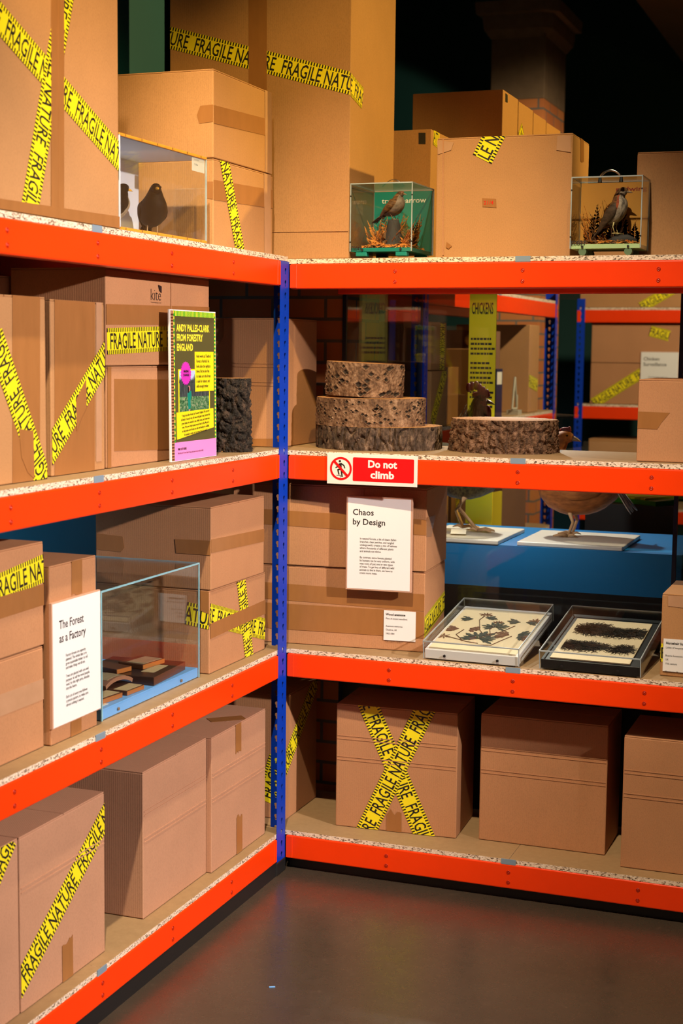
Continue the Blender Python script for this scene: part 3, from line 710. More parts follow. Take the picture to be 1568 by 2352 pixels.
flat('pink_footer', [(0.023, W_-0.003, 0.0015, 0.052)], PINK, 0.001)
paragraph(['ANDY PALLES-CLARK', 'FROM FORESTRY', 'ENGLAND'], fr, 0.039, 0.356, 0.0265, 0.0265, TITLEY, t_, squeeze=0.80, bold=0.03, lift=0.001, name='title')
flat('yellow_frame', [(0.047, 0.245, 0.135, 0.252)], YEL, 0.0008)
pt = NT('forest_photo'); vv = pt.coord('Object', (1, 1, 1)); f1 = pt.noise(vv, 120, 5, 0.7)
pt.set(Base_Color=pt.ramp(f1, [(0.3, (0.006, 0.02, 0.012)), (0.46, (0.03, 0.13, 0.05)), (0.56, (0.14, 0.26, 0.13)), (0.64, (0.35, 0.36, 0.25)), (0.72, (0.4, 0.12, 0.02))]), Roughness=0.4)
FERNP = pt.done()
pt = NT('tree_trunk_photo'); f1 = pt.noise(pt.coord('Object', (14, 14, 1)), 22, 4, 0.7)
pt.set(Base_Color=pt.ramp(f1, [(0.35, (0.008, 0.016, 0.02)), (0.55, (0.05, 0.07, 0.075)), (0.7, (0.13, 0.12, 0.13))]), Roughness=0.4)
TRUNKP = pt.done()
SKYP = plain('photo_sky', (0.45, 0.55, 0.85), 0.4)
ph = flat('photo_print', [(0.053, 0.239, 0.135, 0.176)], FERNP, 0.0011)
flat('photo_trees', [(0.053, 0.239, 0.176, 0.215)], TRUNKP, 0.0011, ph)
flat('photo_sky', [(0.053, 0.239, 0.215, 0.248)], SKYP, 0.0011, ph)
m = MB()
for i in range(26):
    x = 0.055+i*0.0070; hh = 0.012+0.016*random.random()*(1.6-abs(i-4)/14)
    m.prism([(x-0.005, 0.2145), (x+0.006, 0.2145), (x+0.001, min(0.2145+hh, 0.2475))], fr, 0.001, 0.0013)
m.build('photo_treeline', TRUNKP, ph)
m = MB(); m.prism([(0.101, 0.180), (0.104, 0.192), (0.112, 0.195), (0.124, 0.190), (0.126, 0.178), (0.120, 0.165), (0.121, 0.148), (0.117, 0.141), (0.106, 0.141), (0.105, 0.160)], fr, 0.001, 0.0015)
m.build('photo_coat', plain('photo_teal_coat', (0.0, 0.22, 0.17), 0.4), ph)
m = MB(); m.prism([(0.111+0.006*math.cos(k*0.5236), 0.198+0.008*math.sin(k*0.5236)) for k in range(12)], fr, 0.001, 0.0017)
m.prism([(0.108, 0.134), (0.118, 0.134), (0.118, 0.145), (0.112, 0.145)], fr, 0.001, 0.0014); m.build('photo_figure', plain('photo_skin', (0.55, 0.25, 0.2), 0.5), ph)
m = MB(); m.prism([(0.103, 0.186), (0.110, 0.187), (0.112, 0.197), (0.109, 0.205), (0.103, 0.200)], fr, 0.001, 0.0019); m.build('photo_hair', INK, ph)
flat('text_panel', [(0.150, 0.270, 0.189, 0.300)], YEL, 0.0018)
m = MB(); m.prism([(0.036, 0.060), (0.268, 0.084), (0.266, 0.139), (0.034, 0.134)][::1], fr, 0, 0.0018); m.build('quote_panel', YEL, t_)
paragraph(['Andy works at Thetford', 'Forest in Norfolk. He', 'looks after the nightjars', 'there. But he also has', 'to make sure the forest', 'is safe for visitors, and', 'sells enough timber.'], fr, 0.157, 0.284, 0.0140, 0.0118, INK, t_, squeeze=0.80, bold=0.012, lift=0.0022, name='body_text')
paragraph(['\u201cI help look after forests for Forestry England. We care for', 'all kinds of woods: very old ones with giant trees, forests that', 'grow timber for people to use, wilder ones, and brand-new',
           'ones. We even bring ancient woods back to life. My job is', 'to help make sure forests are safe and healthy for wildlife,', 'for people to enjoy, and to grow trees for wood\u201d'],
          (O, (u*1.0+v*0.055).normalized(), v, n), 0.151, 0.117, 0.0106, 0.0094, INK, t_, squeeze=0.78, bold=0.012, lift=0.0022, name='quote_text', center=True)
paragraph(['FIND OUT MORE'], fr, 0.040, 0.030, 0.01, 0.0085, INK, t_, squeeze=0.8, bold=0.04, lift=0.0014, name='footer_text')
paragraph(['Read about how Forestry England manage open spaces to help woodland wildlife'], fr, 0.040, 0.0195, 0.01, 0.0078, INK, t_, squeeze=0.62, lift=0.0014, name='footer_text')
m = MB()
star = []
for k in range(44):
    r = 1.0 if k % 2 else 0.86
    star.append((0.092+0.033*r*math.cos(k*math.pi/22), 0.240+0.033*r*math.sin(k*math.pi/22)))
m.prism(star, fr, 0, 0.0020); m.build('badge', MAGENTA, t_)
paragraph(['MAKING', 'CHANGES'], fr, 0.092, 0.243, 0.0105, 0.0095, INK, t_, squeeze=0.85, bold=0.02, lift=0.0026, name='badge_text', center=True)

# ------------------------------------------------------------------ logs
def wood_slice(label, cx, cy, z0, rx, ry, h, mat, style, name='log_slice', cat='log', tilt=(0, 0), taper=0.0, seed=1, group=None, rz=0.0, pit=(230, 1.0)):
    root = thing(name, label, cat, (cx, cy, z0), rz, group)
    root.rotation_euler = (tilt[0], tilt[1], rz)
    pv = []; N, K = (420 if style == 'pits' else 300), max(18, int(h/(0.0024 if style != 'furrow' else 0.0035))); mb = MB(); rnd = random.Random(seed)
    pits = []
    if style == 'pits':
        for i in range(pit[0]): pits.append((rnd.uniform(0, 2*math.pi), rnd.uniform(0.08, 0.92), rnd.uniform(0.6, 1.4)*pit[1]))
    rings = []
    for j in range(K+1):
        tz = j/K; z = h*tz; ring = []
        for i in range(N):
            a = 2*math.pi*i/N; ca, sa = math.cos(a), math.sin(a)
            px, py = rx*ca, ry*sa; s_ = a*(rx+ry)/2
            low = 1+0.035*noise.noise(Vector((ca*1.4+seed*3, sa*1.4, tz*0.5)))+taper*(0.5-tz)
            d = 0.0; pk = 0.0
            if style == 'furrow':
                n1 = noise.noise(Vector((ca*rx*55+seed, sa*ry*55, z*17))); n2 = noise.noise(Vector((ca*rx*150, sa*ry*150, z*90+seed)))
                d = -0.011*max(0, 1-abs(n1)*4.2)+0.003*n2
            elif style == 'plate':
                n1 = noise.noise(Vector((ca*rx*42+seed, sa*ry*42, z*30))); n2 = noise.noise(Vector((ca*rx*120, sa*ry*120, z*100+seed)))
                n3 = noise.noise(Vector((ca*rx*300, sa*ry*300, z*240+seed)))
                d = -0.010*max(0, 1-abs(n1)*3.4)+0.0042*n2+0.0030*n3
            else:
                d = 0.0022*noise.noise(Vector((ca*rx*130+seed, sa*ry*130, z*120)))
                for pa, pz, ps in pits:
                    da = (a-pa+math.pi) % (2*math.pi)-math.pi
                    q = abs(da)*(rx+ry)/2/(0.0072*ps)+abs(z-pz*h)/(0.0055*ps)
                    if q < 1: pk = max(pk, 1-q)
                    if q < 1.35: d += (0.0022*(1.35-q)/0.35 if q > 1 else -0.006*(1-q)+0.0022)
            pv.append(pk); f = 1+d/((rx+ry)/2)
            ring.append(Vector((px*low*f, py*low*f, z+(0.0012*math.sin(a*3+seed) if 0 < j < K else 0))))
        rings.append(ring)
    mb.ring_loft(rings, 0, caps=False)
    bo = mb.build('bark', mat, root)
    if style == 'pits':
        at_ = bo.data.attributes.new('pit', 'FLOAT', 'POINT'); at_.data.foreach_set('value', pv)
    for rg, z0_, z1_ in ((rings[-1], h-0.006, h+0.0002), (rings[0], -0.0002, 0.004)):
        cw_ = MB(); cw_.ring_loft([[Vector((p.x*0.9, p.y*0.9, z0_)) for p in rg], [Vector((p.x*0.996, p.y*0.996, z1_ if z1_ > 0.02 else z0_)) for p in rg]] if z1_ > 0.02 else
                                   [[Vector((p.x*0.996, p.y*0.996, z0_)) for p in rg], [Vector((p.x*0.9, p.y*0.9, z1_)) for p in rg]])
        cw_.build('cut_wood', GRAIN, root)
    return root
G_ = 'slices of tree trunk on the second shelf'
wood_slice('widest dark furrowed log slice at the bottom of the stack of three', 0.213, 0.335, TR[1]+0.0005, 0.211, 0.188, 0.0745, BARK_GREY, 'furrow', seed=3, group=G_)
wood_slice('pale pitted middle log slice in the stack of three', 0.186, 0.325, TR[1]+0.0755, 0.181, 0.168, 0.089, BARK_PALE, 'pits', seed=5, group=G_, pit=(210, 1.15))
wood_slice('smallest pitted log slice on top of the stack of three', 0.167, 0.32, TR[1]+0.1698, 0.1285, 0.12, 0.108, BARK_PALE, 'pits', seed=9, tilt=(0, R(2.2)), group=G_, pit=(110, 1.75))
wood_slice('single wide log slice standing alone before the chickens', 0.626, 0.37, TR[1]+0.0005, 0.174, 0.15, 0.1035, BARK_BROWN, 'plate', seed=12, taper=0.05, group=G_)
wood_slice('upright dark log with deep craggy bark beside the forestry poster', -0.092, -0.165, TL[1]+0.0005, 0.064, 0.062, 0.222, BARK_DARK, 'plate', name='upright_log', seed=21, taper=0.10)

# ------------------------------------------------------------------ birds
def feathers(name, base, dark, scale=60, rough=0.55, stretch=(0.3, 1, 1)):
    t = NT(name); n1 = t.noise(t.coord('Object', stretch), scale, 4, 0.65)
    t.set(Base_Color=t.ramp(n1, [(0.35, dark), (0.62, base)]), Roughness=rough, Specular_IOR_Level=0.14); t.bump(n1, 0.5, 0.003)
    return t.done()
F_BLACK = feathers('black_plumage', (0.006, 0.005, 0.0045), (0.002, 0.0018, 0.0018), rough=0.65); F_TAN = feathers('tan_plumage', (0.36, 0.28, 0.19), (0.2, 0.14, 0.09))
F_BROWN = feathers('brown_plumage', (0.20, 0.095, 0.04), (0.035, 0.017, 0.009), 130); F_GREY = feathers('streaked_breast', (0.42, 0.34, 0.27), (0.06, 0.045, 0.04), 150, stretch=(0.25, 1, 0.25))
F_PALE = feathers('pale_breast', (0.24, 0.18, 0.15), (0.12, 0.09, 0.075)); F_RED = feathers('rust_flank', (0.36, 0.07, 0.02), (0.16, 0.03, 0.01))
F_HEN = feathers('rufous_plumage', (0.34, 0.115, 0.03), (0.19, 0.06, 0.017), 60); F_ROO = feathers('dark_hackle', (0.08, 0.06, 0.022), (0.006, 0.005, 0.004), 110, stretch=(1, 1, 0.2))
F_WHITE = feathers('white_tail_feathers', (0.62, 0.54, 0.46), (0.36, 0.28, 0.22), 70); COMB = plain('red_comb', (0.17, 0.010, 0.010), 0.5, var=0.25); FACE = plain('pink_face_skin', (0.20, 0.045, 0.036), 0.5, var=0.2)
BEAKY = plain('yellow_beak', (0.72, 0.36, 0.02), 0.4); BEAKD = plain('horn_beak', (0.22, 0.15, 0.09), 0.4); EYE = plain('glass_eye', (0.005, 0.004, 0.004), 0.08); LEGM = plain('scaly_leg', (0.52, 0.31, 0.15), 0.5, var=0.2, scale=90); RUFOUS = plain('chestnut_crown', (0.14, 0.04, 0.015), 0.6)
def spline(pts, n):
    out = []; m = len(pts)
    for i in range(n+1):
        f = i/n*(m-1); k = min(int(f), m-2); t_ = f-k
        p0, p1, p2, p3 = (Vector(pts[max(k-1, 0)]), Vector(pts[k]), Vector(pts[k+1]), Vector(pts[min(k+2, m-1)]))
        out.append(0.5*((2*p1)+(p2-p0)*t_+(2*p0-5*p1+4*p2-p3)*t_*t_+(3*p1-p0-3*p2+p3)*t_**3))
    return out
def bird(name, label, cat, loc, rz, path, mats, wing=None, tail=None, legs=(), beak=None, eye=None, comb=None, patches=None, scale=1.0, toe=0.02, legr=0.002, seed=0, neck=None):
    """one continuous stuffed bird; path rows are (x, z, half width, half height) from tail root to bill root; mats index: 0 body 1 wing 2 belly 3 beak 4 eye 5 leg 6 comb 7 face"""
    root_m = MB(); sc = scale
    P4 = spline([Vector((p[0], p[1], p[2], p[3])) for p in path], 30); rings = []; NS = 20
    for i, p in enumerate(P4):
        q0 = P4[max(i-1, 0)]; q1 = P4[min(i+1, len(P4)-1)]
        t_ = Vector((q1[0]-q0[0], 0, q1[1]-q0[1])).normalized(); nrm = Vector((-t_.z, 0, t_.x))
        hw, hh = max(p[2], 0.0015), max(p[3], 0.0015); ring = []
        for k in range(NS):
            a = 2*math.pi*k/NS
            w_ = 1+0.05*noise.noise(Vector((p[0]*60+seed, math.cos(a)*2, math.sin(a)*2+p[1]*60)))
            ring.append((Vector((p[0], 0, p[1]))+Vector((0, 1, 0))*hw*math.cos(a)*w_+nrm*hh*math.sin(a)*w_)*sc)
        rings.append(ring)
    k0 = len(root_m.f); root_m.ring_loft(rings, 0)
    for j in range(len(rings)-1):
        for i in range(NS):
            tt = j/(len(rings)-1); up = math.sin(2*math.pi*(i+0.5)/NS)
            if patches: root_m.m[k0+j*NS+i] = patches(tt, up)
    if wing:                                              # folded wings hug both flanks
        for sg in (-1, 1):
            W4 = spline([Vector((p[0], p[1], p[2], p[3])) for p in wing], 12); rr = []
            for i, p in enumerate(W4):
                q0 = W4[max(i-1, 0)]; q1 = W4[min(i+1, len(W4)-1)]
                t_ = Vector((q1[0]-q0[0], 0, q1[1]-q0[1])).normalized(); nrm = Vector((-t_.z, 0, t_.x))
                rr.append([(Vector((p[0], sg*p[2], p[1]))+Vector((0, sg, 0))*0.005/sc*0.9*math.cos(2*math.pi*k/10)*min(1, p[3]*60)+nrm*p[3]*math.sin(2*math.pi*k/10))*sc for k in range(10)])
            root_m.ring_loft(rr, 1)
    if tail:
        (tx, tz), (ex, ez), wd, nf = tail; rnd = random.Random(seed)
        for i in range(nf):
            f = (i/(nf-1)-0.5) if nf > 1 else 0
            a = Vector((tx, f*wd*0.3, tz)); e = Vector((ex+0.15*abs(f)*(tx-ex), f*wd, ez-abs(f)*wd*0.2)); d = (e-a); sd = Vector((0, 1, 0)); w0 = wd/nf*1.1
            nn = d.cross(sd).normalized()*0.0012
            pts = [a-sd*w0*0.5, a+sd*w0*0.5, a+d*0.8+sd*w0*0.7, e+sd*w0*0.1, e-sd*w0*0.1, a+d*0.8-sd*w0*0.7]
            vs = [(p+nn*(1+i % 2))*sc for p in pts]+[(p-nn*(1-i % 2))*sc for p in pts]
            root_m.add(vs, [tuple(range(6)), tuple(range(11, 5, -1))]+[(i_, (i_+1) % 6, 6+(i_+1) % 6, 6+i_) for i_ in range(6)], 8 if len(mats) > 8 else 1)
    for hip, knee, foot in legs:
        pts = [Vector(hip), Vector(knee), Vector(foot)]
        root_m.tube([p*sc for p in pts], [legr*1.7, legr, legr*0.9], 8, 5)
        for ang in (-28, 0, 28, 180):
            L = toe*(0.6 if ang == 180 else 1.0); d = Vector((math.cos(R(ang)), math.sin(R(ang)), 0)); f = pts[2]
            root_m.tube([f*sc, (f+d*L*0.5+Vector((0, 0, legr*0.8/sc)))*sc, (f+d*L+Vector((0, 0, -legr*0.2/sc)))*sc], [legr*0.95, legr*0.8, legr*0.25], 6, 5)
    if beak:
        b0, b1, r_ = beak; b0 = Vector(b0); b1 = Vector(b1); d = b1-b0
        root_m.tube([b0*sc, (b0+d*0.55+Vector((0, 0, r_*0.15)))*sc, b1*sc], [r_*sc, r_*0.62*sc, r_*0.08*sc], 10, 3)
    if eye:
        for sg in (-1, 1): root_m.ell((eye[0]*sc, sg*eye[1]*sc, eye[2]*sc), eye[3]*sc, eye[3]*sc*0.7, eye[3]*sc, 10, 6, 4)
    if comb:
        for c in comb: root_m.ell((c[0]*sc, c[5]*sc if len(c) > 5 else 0, c[1]*sc), c[2]*sc, c[4]*sc, c[3]*sc, 10, 8, 6)
    if neck: neck(root_m, sc)
    o = root_m.build(name, mats, None, smooth=True); o.location = loc; o.rotation_euler = (0, 0, rz)
    return tag(o, label, cat)
perch = lambda pts: pts
THR = [(-0.070, 0.062, 0.008, 0.008), (-0.035, 0.060, 0.024, 0.023), (0.0, 0.064, 0.032, 0.032), (0.030, 0.078, 0.030, 0.031), (0.046, 0.098, 0.020, 0.021), (0.055, 0.115, 0.017, 0.018), (0.070, 0.119, 0.012, 0.013), (0.077, 0.118, 0.005, 0.006)]
def thrush(name, label, loc, rz, mats, patches=None, pitch=0.0, sc=1.0, seed=0, plump=1.0, up=0.0, leg=None):
    hx, hz = 0.0, 0.058; c_, s_ = math.cos(pitch), math.sin(pitch)
    def q(x, z): x, z = x-hx, z-hz; return (hx+c_*x-s_*z, hz+up+s_*x+c_*z)
    def q4(p, k=1.0): x, z = q(p[0], p[1]); return (x, z, p[2]*k, p[3]*k)
    def q3(p): x, z = q(p[0], p[2]); return (x, p[1], z)
    head = lambda x, z: q(x, z)                            # the head stays level: undo the pitch about the neck
    P_ = [q4(p, plump if 0 < i < 5 else 1.0) for i, p in enumerate(THR[:5])]
    n0 = THR[4]; nx, nz = q(n0[0], n0[1])
    P_ += [(nx+(p[0]-n0[0])*0.95, nz+(p[1]-n0[1]), p[2], p[3]) for p in THR[5:]]
    hd = lambda x, y, z: (nx+(x-n0[0])*0.95, y, nz+(z-n0[1]))
    ex, ey, ez = hd(0.064, 0.0135, 0.1215)
    return bird(name, label, 'bird', loc, rz, P_, mats, wing=[q4((0.030, 0.082, 0.027*plump, 0.008)), q4((0.0, 0.070, 0.031*plump, 0.020)), q4((-0.04, 0.062, 0.024*plump, 0.015)), q4((-0.095, 0.052, 0.008, 0.004))],
             tail=(q(-0.062, 0.062), q(-0.150, 0.045), 0.040, 6), legs=[((0.0, k*0.014, 0.042+up), (-0.006, k*0.015, 0.020+up*0.5), (0.002, k*0.015, 0.0015)) for k in (-1, 1)],
             beak=(hd(0.074, 0, 0.117), hd(0.099, 0, 0.112), 0.0055), eye=(ex, ey, ez, 0.0032), patches=patches, toe=0.020, legr=0.0014, scale=sc, seed=seed)

# ------------------------------------------------------------------ clear cases
def clear_case(label, x0, x1, y0, y1, z0, z1, name='display_case', th=0.003, edge=None, base=None, base_h=0.012, open_faces=(), ew=0.0028, gl=None):
    root = thing(name, label, 'case', ((x0+x1)/2, (y0+y1)/2, z0)); w, d, h = (x1-x0)/2, (y1-y0)/2, z1-z0
    E_, g = edge or EDGE, gl or GLASS
    panes = {'front': (-w, w, -d, -d+th, 0, h), 'back': (-w, w, d-th, d, 0, h), 'left': (-w, -w+th, -d+th, d-th, 0, h), 'right': (w-th, w, -d+th, d-th, 0, h), 'top': (-w, w, -d, d, h, h+th)}
    for k, bx in panes.items():
        if k in open_faces: continue
        MB().box(*bx).build('clear_panel', g, root)
    m = MB(); e = ew
    for sx in (-1, 1):
        for sy in (-1, 1):
            m.box(*sorted((sx*(w+0.0003), sx*(w-e))), *sorted((sy*(d+0.0003), sy*(d-e))), 0.001, h)
    for sy in (-1, 1): m.box(-w, w, *sorted((sy*(d+0.0003), sy*(d-e))), h-0.0005, h+th+0.0003)
    for sx in (-1, 1): m.box(*sorted((sx*(w+0.0003), sx*(w-e))), -d, d, h-0.0005, h+th+0.0003)
    m.build('panel_edges', E_, root)
    if base: MB().box(-w+th+0.0005, w-th-0.0005, -d+th+0.0005, d-th-0.0005, 0.0, base_h).build('base', base, root, 0.0008, 1)
    return root, w, d, h
# blackbird case
cw = plain('white_case_lining', (0.70, 0.73, 0.84), 0.5, var=0.02)
root = thing('display_case', 'white lined clear case with two stuffed blackbirds on the top shelf', 'case', (-0.118, -0.749, TL[0]+0.0006))
w, d, h = 0.108, 0.2465, 0.235
MB().box(-w, -w+0.004, -d, d, 0.004, h-0.004).build('back_panel', cw, root); MB().box(-w, w, -d, -d+0.004, 0.004, h-0.004).build('end_panel', cw, root)
MB().box(-w+0.004, w-0.006, -d+0.004, d-0.004, h-0.008, h-0.004).build('lid', cw, root); MB().box(-w+0.004, w-0.006, -d+0.004, d-0.004, 0.004, 0.008).build('floor_panel', cw, root)
MB().box(w-0.004, w-0.001, -d, d, 0.006, h-0.006).build('clear_panel', GLASS, root); MB().box(-w+0.004, w-0.004, d-0.003, d, 0.006, h-0.006).build('clear_panel', GLASS, root)
m = MB(); m.box(w-0.004, w, -d, d, 0.0, 0.0075); m.box(w-0.004, w, -d, d, h-0.0075, h); m.build('amber_edge', EDGEO, root, 0.001, 1)
MB().box(w-0.004, w+0.0002, d-0.003, d+0.0002, 0.007, h-0.007).build('corner_edge', EDGE, root)
m = MB()
for i in range(6):
    for z_ in (0.0, h-0.0075): m.box(w-0.001, w+0.0004, -d+0.03+i*0.085, -d+0.0325+i*0.085, z_+0.001, z_+0.0068)
m.build('edge_notch', INK, root)
fr = (Vector((w-0.0045, 0, 0)), Y_, Z_, X_)
m = MB(); m.prism(rrect(0.163, 0.240, 0.190, 0.226, 0.003), fr, -0.0004, 0.0); m.build('paper_label', OFFW, root)
lettering('B.5.99', fr, 0.178, 0.219, plain('grey_ink', (0.25, 0.25, 0.25), 0.6), root, w=0.025, h=0.003, lift=0.0003); lettering('5 & 6', fr, 0.178, 0.206, INK, root, w=0.02, h=0.005, lift=0.0003)
BB = [F_BLACK, F_BLACK, F_BLACK, BEAKY, EYE, LEGM, BEAKY, F_BLACK]
thrush('blackbird', 'black stuffed blackbird with yellow beak facing out of the white case', (-0.118, -0.617, TL[0]+0.0096), R(-50), BB, seed=2, sc=0.92, pitch=R(17), plump=1.28, up=0.010)
thrush('blackbird', 'second stuffed blackbird half hidden behind the tall orange box edge', (-0.135, -0.806, TL[0]+0.0096), R(72), [F_BLACK, F_BLACK, F_TAN, BEAKY, EYE, LEGM, BEAKY, F_BLACK], patches=lambda t_, u_: 2 if (u_ < -0.35 and t_ < 0.55) else 0, seed=4, sc=0.86, pitch=R(17), plump=1.2, up=0.006)
# ferns
FERN = plain('dried_fern', (0.66, 0.24, 0.035), 0.6, var=0.35, scale=60); FERND = plain('dark_dried_fern', (0.16, 0.07, 0.025), 0.7, var=0.4, scale=60); ROCK = plain('dark_log_perch', (0.035, 0.03, 0.028), 0.8, var=0.5, scale=70, bump=0.6)
FB = [0.09, 0.09, 0.18]
def fern(mb, base, d, L, curl, rnd, mi=0, lw=0.016):
    k0_ = len(mb.v); pts = []; p = Vector(base); dd = Vector(d).normalized(); side = dd.cross(Vector((0, 0, 1)))
    if side.length < 0.1: side = Vector((1, 0, 0))
    side.normalize(); n = 12
    for i in range(n+1):
        pts.append(p.copy()); p = p+dd*L/n; dd = (dd+Vector((0, 0, -curl/n))+side*rnd.uniform(-0.08, 0.08)).normalized()
    mb.tube(pts, [0.0011*(1-0.6*i/n) for i in range(n+1)], 5, mi)
    for i in range(2, n+1):
        l_ = lw*(1.05-i/n)*1.2
        for sg in (-1, 1):
            a = pts[i]; t_ = (pts[i]-pts[i-1]).normalized(); o_ = side*sg; e = a+o_*l_+t_*l_*0.5+Vector((0, 0, rnd.uniform(-0.6, 0.3)*l_)); m_ = (a+e)/2
            q = t_*0.0030; k = Vector((0, 0, 0.0005))
            mb.add([a-q+k, m_-q*1.2+k, e+k, m_+q*1.2+k, a-q-k, m_-q*1.2-k, e-k, m_+q*1.2-k], [(0, 1, 2, 3), (7, 6, 5, 4), (0, 4, 5, 1), (1, 5, 6, 2), (2, 6, 7, 3), (3, 7, 4, 0)], mi)
    for i_ in range(k0_, len(mb.v)):
        x_, y_, z_ = mb.v[i_]; mb.v[i_] = (max(-FB[0], min(FB[0], x_)), max(-FB[1], min(FB[1], y_)), max(0.0003, min(FB[2], z_)))
def fern_bed(label, loc, w, d, n, tall, rnd, dark=0.3):
    mb = MB(); FB[:] = [w+0.008, d+0.008, 0.17]
    for i in range(n):
        x, y = rnd.uniform(-w, w), rnd.uniform(-d, d); a = rnd.uniform(0, 6.28)
        L = min(rnd.uniform(0.03, 0.055), w*0.55)
        ex = x+math.cos(a)*L; ey = y+math.sin(a)*L
        if abs(ex) > w or abs(ey) > d: a += math.pi
        fern(mb, (x, y, 0.002), (math.cos(a), math.sin(a), rnd.uniform(0.3, 1.0)), L, 1.2, rnd, 1 if rnd.random() < dark else 0, 0.011)
    for bx, by, dx, dy, dz, L in tall: fern(mb, (bx, by, 0.002), (dx, dy, dz), L, 0.5, rnd, 0 if rnd.random() > dark else 1, 0.021)
    o = mb.build('dried_ferns', [FERN, FERND]); o.location = loc; tag(o, label, 'fern'); o['kind'] = 'stuff'; return o
# tree sparrow case
JADE = plain('jade_green_board', (0.0, 0.20, 0.165), 0.45, var=0.03); MINT = plain('mint_green_board', (0.46, 0.62, 0.32), 0.45, var=0.05); AMBER = plain('amber_back_board', (0.52, 0.23, 0.025), 0.5, var=0.06)
root, w, d, h = clear_case('clear carrying case with a stuffed tree sparrow against jade green', 0.190, 0.392, 0.1, 0.3235, 1.997, 2.203, base=JADE, base_h=0.0115)
MB().box(-w+0.0035, w-0.0035, d-0.0062, d-0.0032, 0.012, h-0.002).build('back_board', JADE, root)
fr = (Vector((-w, d-0.0064, 0)), X_, Z_, -Y_)
def typed(s, fr, x, y, w_, h_, mat, par): return lettering(s, fr, x, y, mat, par, w=w_, h=h_, bold=0.012, lift=0.0006)
typed('tree sparrow', fr, 0.028, 0.162, 0.150, 0.019, OFFW, root)
m = MB()
for x in (-0.065, 0.065): m.box(x-0.018, x+0.018, -d+0.004, -d+0.03, -0.014, 0.0); m.box(x-0.018, x+0.018, d-0.03, d-0.004, -0.014, 0.0)
m.build_each('foot', JADE, root, 0.002, 1)
m = MB()
for x in (-0.06, 0.065): m.tube([(x, -d-0.0012, 0.0065), (x, -d+0.002, 0.0065)], 0.0035, 10)
for x in (-w+0.0015, w-0.0015):
    for z_ in (0.03, 0.17): m.tube([(x, -d-0.001, z_), (x, -d+0.003, z_)], 0.0024, 8)
m.build_each('screw', INK, root)
hp = [(-0.035+0.0725*i/12, 0, h+0.003+0.021*math.sin(math.pi*i/12)) for i in range(13)]
MB().tube(hp, 0.0028, 8).build('handle', GLASS, root, smooth=True)
MB().tube(hp, 0.0012, 8).build('handle_core', STEEL, root, smooth=True)
lettering('E0047', (Vector((-w, -d, 0)), X_, Z_, -Y_), 0.006, 0.006, INK, root, w=0.034, h=0.011, bold=0.02)
rnd = random.Random(4); cx, cy = (0.190+0.392)/2, 0.2118
fern_bed('orange dried ferns filling the tree sparrow case', (cx, cy, 2.0095), 0.082, 0.085, 190,
         [(-0.03, 0.02, -0.15, 0, 1, 0.075), (-0.02, 0.0, -0.5, 0.1, 0.9, 0.08), (0.03, 0.0, 0.35, 0, 1, 0.085), (0.06, 0.0, 0.1, 0, 1, 0.09), (0.065, 0.03, 0.1, 0.1, 1, 0.11), (-0.015, 0.04, -0.4, 0, 1, 0.105), (0.04, -0.04, 0.6, 0, 0.7, 0.07), (0.0, -0.05, -0.7, 0, 0.5, 0.07)]+[(rnd.uniform(-0.06, 0.06), rnd.uniform(-0.02, 0.07), rnd.uniform(-0.5, 0.5), rnd.uniform(-0.1, 0.1), 1, rnd.uniform(0.05, 0.12)) for _ in range(55)], rnd, 0.2)
m = MB(); rings = []
for j in range(9):
    t_ = j/8
    rings.append([Vector(((0.034-0.016*t_)*math.cos(k*math.pi/8)*(1+0.25*noise.noise(Vector((k, j*0.7, 3)))), (0.03-0.014*t_)*math.sin(k*math.pi/8)*(1+0.25*noise.noise(Vector((k, j*0.7, 8)))), 0.094*t_)) for k in range(16)])
m.ring_loft(rings); o = m.build('wooden_perch', ROCK, smooth=True); o.location = (cx+0.002, cy+0.005, 2.0095); tag(o, 'dark knotty stump the tree sparrow perches on', 'perch')
SP = [F_BROWN, F_BROWN, F_PALE, BEAKD, EYE, LEGM, RUFOUS, RUFOUS]
def sp_patch(t_, u_):
    if t_ > 0.78 and u_ > 0.1: return 7
    if u_ < -0.45: return 2
    return 0
o = thrush('tree_sparrow', 'small brown stuffed tree sparrow perched on a dark stump', (cx+0.004, cy+0.004, 2.1025), R(-14), SP, sp_patch, sc=0.60, seed=6, pitch=R(22), plump=1.35)
# redwing case
root, w, d, h = clear_case('clear carrying case with a stuffed redwing against amber', 0.880, 1.088, 0.1, 0.236, 1.997, 2.202, base=MINT, base_h=0.0135)
MB().box(-w+0.0035, w-0.0035, d-0.0062, d-0.0032, 0.014, h-0.002).build('back_board', AMBER, root)
fr = (Vector((-w, d-0.0064, 0)), X_, Z_, -Y_); DRED = plain('dark_red_letters', (0.26, 0.012, 0.008), 0.5)
typed('redwing', fr, 0.108, 0.173, 0.092, 0.017, DRED, root)
m = MB()
for x in (-0.067, 0.067): m.tube([(x, -d+0.004, -0.008), (x, -d+0.03, -0.008)], [0.0115, 0.0115], 14); m.tube([(x, d-0.03, -0.008), (x, d-0.004, -0.008)], [0.0115, 0.0115], 14)
m.build_each('foot', plain('green_rubber', (0.10, 0.17, 0.09), 0.5), root)
m = MB()
for x in (-0.067, 0.067): m.tube([(x, -d-0.0012, 0.0065), (x, -d+0.002, 0.0065)], 0.0035, 10)
for x in (-w+0.0015, w-0.0015):
    for z_ in (0.035, 0.17): m.tube([(x, -d-0.001, z_), (x, -d+0.003, z_)], 0.0024, 8)
for x in (-0.026, 0.036): m.tube([(x, -d+0.03, h-0.012), (x, -d+0.03, h+0.002)], [0.0065, 0.004], 10)
m.build_each('screw', INK, root)
